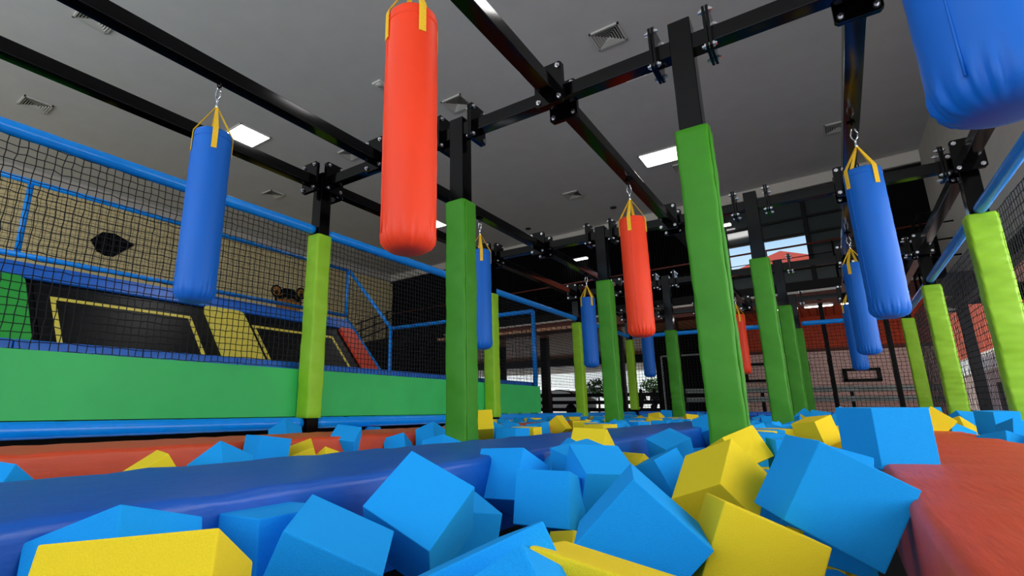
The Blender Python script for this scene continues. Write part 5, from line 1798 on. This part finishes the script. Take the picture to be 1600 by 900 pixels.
b 5751 7511 -185 -78 157 192
b 5760 7763 -185 220 157 -84
b 5705 8011 -185 10 157 -71
b 5584 8290 -237 130 -82 -151
b 5843 8803 -185 -157 0 164
y 5917 9019 -185 -314 0 8
b 5756 9287 -185 0 0 35
y 5578 9523 -185 157 0 -235
b 5741 10017 -185 27 157 61
y 5783 10338 -185 166 157 -55
b 5753 10706 -176 29 285 63
b 5904 10952 -192 -294 -4 155
b 5879 2243 -215 180 -53 172
b 5554 2470 -228 -257 65 -91
b 5675 2912 -269 -94 58 182
b 5904 3437 -8 -23 -8 -157
y 5747 3682 25 -174 157 37
y 5548 4000 -395 157 0 -15
b 5910 4337 -45 198 14 6
b 5893 4799 25 -23 157 16
b 5773 5008 25 -93 -157 -167
b 5719 5469 25 -235 -157 -79
y 5692 5732 -20 -41 53 -313
y 5873 6102 17 2 -8 278
y 5572 6095 22 179 35 -212
b 5906 6784 25 -157 0 21
b 5779 6974 25 -314 0 -129
y 5548 7280 12 167 128 -8
b 5712 7509 25 157 0 275
b 5738 7797 25 314 0 -94
y 5731 8059 25 0 0 -19
y 5885 8560 -395 102 -157 -80
b 5622 8938 -153 157 38 163
b 5889 9009 25 0 -314 114
b 5778 9480 25 16 305 -137
b 5875 9632 -395 -286 -157 0
b 5688 9993 25 149 157 -21
y 5799 10246 25 -91 157 -75
y 5560 10708 -30 138 -37 31
b 5672 10984 -185 -151 157 0
b 5649 2165 -185 299 157 -8
b 5905 2655 -253 15 57 -141
y 5874 3087 -201 53 -275 25
y 5756 2601 2 -93 -72 -227
b 5520 3738 -395 0 0 -173
b 5548 4516 -178 -83 -81 258
b 5689 5211 26 -110 -160 -1
b 5506 5673 122 -247 100 75
b 5717 6331 29 145 -11 -207
b 5548 6639 -110 69 73 248
b 5871 8314 -245 -100 70 204
b 5565 8722 -288 -254 6 10
y 5730 9183 25 0 0 -36
b 5739 9766 -185 157 0 -122
b 5538 10991 -395 -157 0 290
y 5851 1967 25 0 -314 81
b 5513 2660 -74 -149 -75 -157
y 5565 3817 -185 0 0 56
y 5517 4858 -193 -12 -7 157
b 5720 4561 26 -21 -23 23
y 5887 5749 66 3 52 -313
y 5506 6480 85 9 254 162
b 5542 7012 -370 -5 293 -5
y 5505 8157 -28 157 40 -157
b 5762 8543 -142 157 79 -151
b 5549 9017 -395 -157 0 114
y 5511 9296 3 6 287 159
b 5889 9781 18 291 -129 35
b 5524 10337 -196 -309 -9 -10
b 5901 10551 -26 239 18 19
b 5493 10990 12 -140 -9 -116
b 5918 2230 40 7 -11 157
y 5908 2440 -124 104 3 -301
b 5896 2810 -101 -7 60 -140
y 4531 2943 23 -4 -2 -167
b 4853 3151 205 284 157 0
y 4907 3399 205 157 0 283
y 4897 3818 205 -122 157 0
b 4866 4054 205 -140 157 0
b 5239 4020 205 265 157 0
b 4868 4342 205 157 0 -8
y 5207 4349 205 0 0 -164
y 4926 4746 205 134 -157 0
b 5176 4630 205 -134 157 0
y 4755 4950 205 -157 0 -25
b 5195 4936 205 -101 -157 0
b 4925 5130 205 -314 0 -19
b 5180 5247 205 0 157 0
b 4970 5592 205 157 0 -43
y 5270 5475 205 0 0 -147
b 4883 5887 205 -136 157 0
y 5176 5826 205 -125 157 0
""".strip().splitlines()]
for cc, nm in (('b', 'blue'), ('y', 'yellow')):
    mb = MB(); h = SC / 2
    for t in REST:
        if t[0] != cc: continue
        v = [float(k) / 1000 for k in t[1:4]] + [float(k) / 100 for k in t[4:7]]
        mb.box(-h, h, -h, h, -h, h, Matrix.Translation(v[:3]) @ rot_e(*v[3:]).to_4x4())
    if mb.v: tag(mb.build('foam_cube_fill', {'b': 'foam_blue', 'y': 'foam_yellow'}[cc], bevel=0), 'remaining %s foam cubes lying deep in and far down the pit' % nm, 'foam cubes', kind='stuff')

# ------------------------------------------------------------------ far end: mezzanine rail, lamps, terrace
mz = empty('mezzanine_railing', (0, 12.3, 3.6), 0, 'thin dark railing along the mezzanine in front of the glazed upper storey', 'railing')
def wl(X, d, z): p = WM @ Vector((wu(X), d, z)); return p - Vector((0, 12.3, 3.6))
for z, r_ in ((4.62, .028), (4.3, .012), (4.0, .012)): MB().tube([wl(-12, .02, z), wl(6.9, .02, z)], r_, 6).build('rail_bar', 'fascia' if r_ > .02 else 'frame', mz)
for i in range(13): MB().tube([wl(-11.5 + i * 1.5, .02, 3.6), wl(-11.5 + i * 1.5, .02, 4.62)], .022, 6).build('baluster', 'frame', mz)
for X, z, l in ((-2.2, 5.4, 'white ceiling lamp bar left of the middle green post'), (2.35, 5.55, 'white lamp bar right of the thickest green post')):
    r = empty('linear_lamp', WM @ Vector((wu(X), .14, z)), ang, l, 'lamp', 'bar lamps on the far wall')
    MB().box(-.4, .4, -.08, .08, .03, .06).build('housing', 'white', r); MB().box(-.39, .39, -.07, .07, .0, .028).build('tube_cover', 'strip', r)
    MB().box(-.02, .02, -.2, -.08, .02, .05).build('bracket', 'frame', r)
# strip lights under the mezzanine edge
for x0, x1, l in ((3.2, 3.95, 'left'), (4.15, 4.8, 'middle'), (4.95, 5.5, 'right')):
    r = empty('strip_light', ((x0 + x1) / 2, 13.25, 2.98), 0, 'thin white strip light under the mezzanine above the far blue rail, %s one' % l, 'strip light', 'strip lights under the mezzanine')
    h = (x1 - x0) / 2; MB().box(-h, h, -.05, .05, .0, .06).build('housing', 'white', r); MB().box(-h + .02, h - .02, -.04, .04, -.02, 0).build('diffuser', 'strip', r)
    MB().box(-.03, .03, -.03, .03, .06, .12).build('bracket', 'frame', r)
# black columns at the open edge of the hall
def column(x, y, hw, z1, label, m='frame'):
    r = empty('steel_column', (x, y, -.3), 0, label, 'column', 'black steel columns')
    MB().box(-hw, hw, -hw, hw, 0, z1 + .3).build('shaft', m, r, bevel=.01); MB().box(-hw - .06, hw + .06, -hw - .06, hw + .06, 0, .03).build('base_plate', m, r)
column(4.52, 13.0, .05, 3.0, 'slim black post in front of the far brick wall, left of the right blue bags')
column(5.78, 13.0, .05, 3.0, 'slim black post in front of the far brick wall, right of the right blue bags')
column(.9, 13.0, .045, 3.0, 'slim black post by the dark doorway at the far end')
column(-1.6, 15.2, .12, 3.02, 'black column behind the farthest lime post on the left')
column(-4.6, 15.2, .14, 3.02, 'black column left of the third left lime post')
column(-7.6, 17.0, .12, 3.02, 'black column seen under the mezzanine, right of the big green post')
column(-11.0, 14.6, .12, 3.02, 'black column seen left of the big green post under the mezzanine')
column(-9.0, 16.2, .1, 3.02, 'black column just left of the big green post under the mezzanine')
column(7.14, 12.75, .095, 2.6, 'thick black column outside the right net between two lime posts')
column(7.12, 9.3, .09, 2.55, 'black column outside the right net beside the right edge lime post')
column(7.2, 16.5, .12, 3.1, 'black column at the corner of the brick wall on the right')
column(7.12, 5.5, .09, 2.55, 'black column outside the right edge of the picture')
# porch soffit on the right, camera
structure(MB().box(7.2, 9.6, -6, 16.2, 3.1, 3.2), 'ceiling_side_porch', 'soffit2')
structure(MB().box(9.45, 9.6, -6, 22, 2.9, 3.1), 'trim_8', 'frame')
cv = empty('security_camera', (6.93, 12.45, 2.5), 0, 'small white security camera on the black column at the right', 'security camera')
MB().box(-.03, .03, .05, .12, .02, .06).build('wall_arm', 'white', cv)
MB().tube([(-.16, -.03, -.01), (.06, .06, .03)], .045, 14).build('housing', 'white', cv); MB().tube([(-.175, -.036, -.014), (-.155, -.028, -.01)], .036, 14).build('lens', 'frame', cv)
# door frame of the dark doorway
df = empty('door_1', (0, 15.9, -.2)); df['kind'] = 'structure'
for a in (-.35, 1.25): MB().box(a - .025, a + .025, -.05, .05, 0, 2.3).build('jamb', 'guard', df)
MB().box(-.35, 1.25, -.05, .05, 2.28, 2.33).build('head', 'guard', df)
MB().box(-.3, 1.2, -.0, .04, 0, 2.28).build('leaf', 'curtain', df)
# black framed boards on the pale brick wall
for x0, x1, z0, z1, l in ((2.2, 3.25, 1.12, 1.72, 'left'), (4.77, 5.66, 1.06, 1.45, 'right')):
    r = empty('wall_frame', ((x0 + x1) / 2, 15.95, (z0 + z1) / 2), 0, 'black rectangular frame on the far pale brick wall, %s one' % l, 'frame', 'black frames on the far wall')
    a = (x1 - x0) / 2; c = (z1 - z0) / 2; f = MB()
    f.box(-a, a, -.04, .04, c - .08, c).box(-a, a, -.04, .04, -c, -c + .08).box(-a, -a + .1, -.04, .04, -c, c).box(a - .1, a, -.04, .04, -c, c)
    f.build('frame', 'frame', r); MB().box(-a + .1, a - .1, .0, .03, -c + .08, c - .08).build('board', 'brick_pale', r)
tag(MB().box(-.14, .14, -.06, .06, -.15, .15).build('wall_box', 'frame', None, loc=(3.85, 15.93, 1.55), bevel=.01), 'small black box on the far brick wall right of the farthest green post', 'wall box')
# galvanised guard rails outside the pit
def guard(p0, p1, label, n):
    r = empty('guard_rail', p0, 0, label, 'guard rail', 'guard rails around the pit'); d = Vector(p1) - Vector(p0); L = d.length; a = math.atan2(d.y, d.x); r.rotation_euler = (0, 0, a)
    for z in (.72, .46): 
        mb = MB(); pr = [(0, z - .07), (.03, z - .05), (.03, z - .02), (.0, z), (.03, z + .02), (.03, z + .05), (0, z + .07), (-.01, z + .07), (.02, z + .045), (.02, z + .02), (-.01, z), (.02, z - .02), (.02, z - .045), (-.01, z - .07)]
        mb.prism([(-y_, z_ + .2) for y_, z_ in pr], 0, L, 'x'); mb.build('rail_band', 'guard', r)
    for i in range(n + 1): MB().box(L * i / n - .04, L * i / n + .04, .02, .09, -.05, 1.0).build('rail_post', 'frame', r)
guard((.8, 13.8, -.12), (6.9, 13.8, -.12), 'pale double guard rail in front of the far brick wall', 3)
guard((7.6, 4.0, -.12), (7.6, 13.4, -.12), 'pale double guard rail outside the right net', 5)
# low dark wall / counter under the terrace on the left
ctn = empty('bar_counter', (-5.2, 19, -.12), 0, 'black horizontal barrier boards in front of the bright terrace opening', 'barrier')
for z in (.34, .66, .98): MB().box(-6, 5.6, -.05, .05, z - .09, z + .07).build('board', 'frame', ctn)
for i in range(8): MB().box(-6 + i * 1.65 - .06, -6 + i * 1.65 + .06, -.08, .08, 0, 1.1).build('barrier_post', 'frame', ctn)

# outside: parked car, umbrella, white houses, trees, tiled roof, orange wall
def skin_person(name, loc, label, rz):
    # seated figure: joints (x,y,z)
    J = [((0, 0, .52), .15), ((0, .02, .75), .15), ((0, .03, 1.0), .17), ((0, .03, 1.14), .06), ((0, .0, 1.24), .08), ((0, .0, 1.34), .1),
         ((.2, .03, 1.05), .065), ((.26, .0, .8), .05), ((.15, -.2, .72), .04), ((-.2, .03, 1.05), .065), ((-.26, 0, .8), .05), ((-.15, -.2, .72), .04),
         ((.1, -.4, .52), .08), ((.11, -.42, .1), .05), ((.11, -.52, .05), .045), ((-.1, -.4, .52), .08), ((-.11, -.42, .1), .05), ((-.11, -.52, .05), .045)]
    E_ = [(0, 1), (1, 2), (2, 3), (3, 4), (4, 5), (2, 6), (6, 7), (7, 8), (2, 9), (9, 10), (10, 11), (0, 12), (12, 13), (13, 14), (0, 15), (15, 16), (16, 17)]
    me = bpy.data.meshes.new('person'); me.from_pydata([j[0] for j in J], E_, []); o = bpy.data.objects.new('person', me); COL.objects.link(o)
    o.modifiers.new('s', 'SKIN'); sv = me.skin_vertices[0].data
    for i, j in enumerate(J): sv[i].radius = (j[1], j[1])
    sv[0].use_root = True
    sb = o.modifiers.new('u', 'SUBSURF'); sb.levels = 2; sb.render_levels = 2
    me.materials.append(M['cloth']); o.location = loc; o.rotation_euler = (0, 0, rz)
    h = MB().lathe([(.03, 1.26), (.08, 1.29), (.098, 1.35), (.09, 1.41), (.05, 1.45), (.001, 1.46)], 16).build('hair', 'frame', o)
    return tag(o, label, 'person')
for x, y, l in ((-4.3, 26.5, 'person in dark clothes sitting on the far terrace, left of two'), (-3.55, 26.5, 'person in dark clothes sitting on the far terrace, right of two')):
    skin_person('person', (x, y, -.12), l, 0)
    s = empty('stool', (x, y, -.12), 0, 'dark stool under the %s sitting person' % ('left' if x < -4 else 'right'), 'stool', 'stools on the far terrace')
    MB().lathe([(.17, .33), (.19, .35), (.19, .38), (.16, .4)], 18).build('seat', 'frame', s)
    for k in range(4): a = k * math.pi / 2 + .78; MB().tube([(.12 * math.cos(a), .12 * math.sin(a), .34), (.18 * math.cos(a), .18 * math.sin(a), 0)], .015, 6).build('leg', 'frame', s)
car = empty('car', (-9.6, 27.2, -.12), math.radians(-8), 'dark parked car seen between lime and green posts at the far terrace', 'car')
prof = [(-2.1, .3), (-2.15, .7), (-1.9, .92), (-1.2, 1.0), (-.55, 1.42), (.6, 1.5), (1.3, 1.4), (1.9, 1.02), (2.15, .9), (2.15, .35)]
MB().prism(prof, -.85, .85, 'y').build('body', 'car', car, bevel=.08, seg=3)
MB().prism([(-1.05, 1.02), (-.52, 1.37), (.55, 1.44), (1.15, 1.36), (1.5, 1.05)], -.87, .87, 'y').build('side_window', 'glassdark', car)
for x in (-1.35, 1.35):
    for y in (-.8, .8): MB().tube([(x, y - .11, .32), (x, y + .11, .32)], .32, 20).build('wheel', 'frame', car)
for x0, x1, y, z1, l, wins in ((-14, -4.6, 40, 7, 'left', ((-12.5, 1.2), (-10, 1.2), (-7, 1.2))), (-4.3, 9, 41, 8, 'right', ((-3.2, 1.0), (-.8, 1.0), (2, 1.2)))):
    r = empty('house', ((x0 + x1) / 2, y, -.12), 0, 'bright white house beyond the terrace, %s one' % l, 'house', 'white houses outside'); h = (x1 - x0) / 2; c = (x0 + x1) / 2
    MB().box(-h, h, 0, 6, 0, z1).build('wall', 'stucco', r); MB().box(-h - .3, h + .3, -.3, 6.3, z1, z1 + .25).build('roof', 'roof', r)
    for wx, ww in wins:
        f = MB().box(wx - c - ww / 2, wx - c + ww / 2, -.06, .02, .9, 2.2).build('window', 'white', r); MB().box(wx - c - ww / 2 + .08, wx - c + ww / 2 - .08, -.08, -.02, .98, 2.12).build('shutter', 'greyblind', f)
fn_ = empty('house', (-20, 48, -.12), 0, 'white wall with pale shop fronts at the far left outside', 'house', 'white houses outside')
MB().box(-12, 5.6, 0, 5, 0, 6.5).build('wall', 'stucco', fn_)
for i in range(7): MB().box(-11 + i * 2.3, -9.4 + i * 2.3, -.08, .02, .2, 2.3).build('window', 'greyblind', fn_)
um = empty('market_umbrella', (-20.6, 25.5, -.12), 0, 'red market umbrella beyond the trampoline court', 'umbrella')
MB().lathe([(.001, 3.45), (.9, 3.15), (1.9, 2.75), (1.95, 2.45), (1.9, 2.5), (.001, 3.3)], 8, smooth=False).build('canopy', 'umb', um); MB().tube([(0, 0, 0), (0, 0, 3.4)], .04, 8).build('pole', 'white', um); MB().lathe([(.3, 0), (.3, .12), (.05, .2)], 16).build('base', 'concrete', um)
um2 = copy_tree(um); um2.location = (-17.6, 25.9, -.2); um2.scale = (.6, .6, .95); um2['label'] = 'smaller red and white umbrella right of the big red one'
def tree(x, y, h, rr, label, cat='tree'):
    rg = random.Random(int(x * 10)); r = empty('broadleaf_tree' if cat == 'tree' else 'bush', (x, y, -.12), 0, label, cat)
    MB().tube([(0, 0, 0), (.05, 0, h * .35), (0, .05, h * .7)], .08, 8, radii=[.1, .07, .03]).build('trunk', 'fascia', r)
    mb = MB()
    for i in range(500):
        p = Vector((rg.gauss(0, 1), rg.gauss(0, 1), rg.gauss(0, 1))).normalized() * rr * rg.uniform(.4, 1); p.z = p.z * .8 + h * .75
        a = Vector((rg.gauss(0, 1), rg.gauss(0, 1), rg.gauss(0, 1))).normalized() * .13 * max(.5, rr); b_ = a.cross(Vector((rg.gauss(0, 1), rg.gauss(0, 1), 1))).normalized() * .07 * max(.5, rr)
        mb.add([p - a, p + b_, p + a, p - b_], [(0, 1, 2, 3)])
    mb.build('foliage', 'leaf', r, fixn=False)
tree(-9.2, 33, 2.4, .9, 'leafy tree in the bright gap right of the third green post')
tree(-16.3, 24.5, 1.9, .7, 'dark green bush beside the red umbrella', 'bush')
tree(-6.0, 35, 2.6, .8, 'pale leafy tree in front of the white house')
rf = empty('tiled_house', (3.5, 30, -.12), 0, 'red tiled roof of a house seen through the high window', 'house')
MB().box(-5, 4, 0, 7, 0, 7.2).build('wall', 'stucco', rf)
MB().prism([(-5.4, 7.1), (-5.4, 7.35), (-.4, 9.0), (4.4, 7.35), (4.4, 7.1)], -.4, 7.4, 'y').build('roof', 'roof', rf)
ow = empty('boundary_building', (13, 20, -.12), 0, 'orange building with a white band and pale brick base outside on the right', 'building')
MB().box(0, 1, -26, 60, 4.15, 12).build('upper_wall', 'orange_wall', ow); MB().box(-.08, 1, -26, 60, 2.95, 4.15).build('white_band', 'stucco', ow); MB().box(0, 1, -26, 60, 0, 2.95).build('brick_base', 'pale', ow)
# small balcony high on the right wall
bl = empty('balcony', (6.85, 11.4, 2.9), 0, 'small black railed balcony on the right wall above the side rail', 'balcony')
MB().box(-.5, .15, -1.3, 1.0, -.1, 0).build('platform', 'frame', bl)
for z in (.35, .7, 1.05, 1.3): MB().tube([(.05, -1.25, z), (-.45, -1.25, z), (-.45, 1.0, z)], .018, 6).build('rail_bar', 'frame', bl)
for y in (-1.25, -.5, .25, 1.0): MB().tube([(-.45, y, 0), (-.45, y, 1.3)], .022, 6).build('baluster', 'frame', bl)
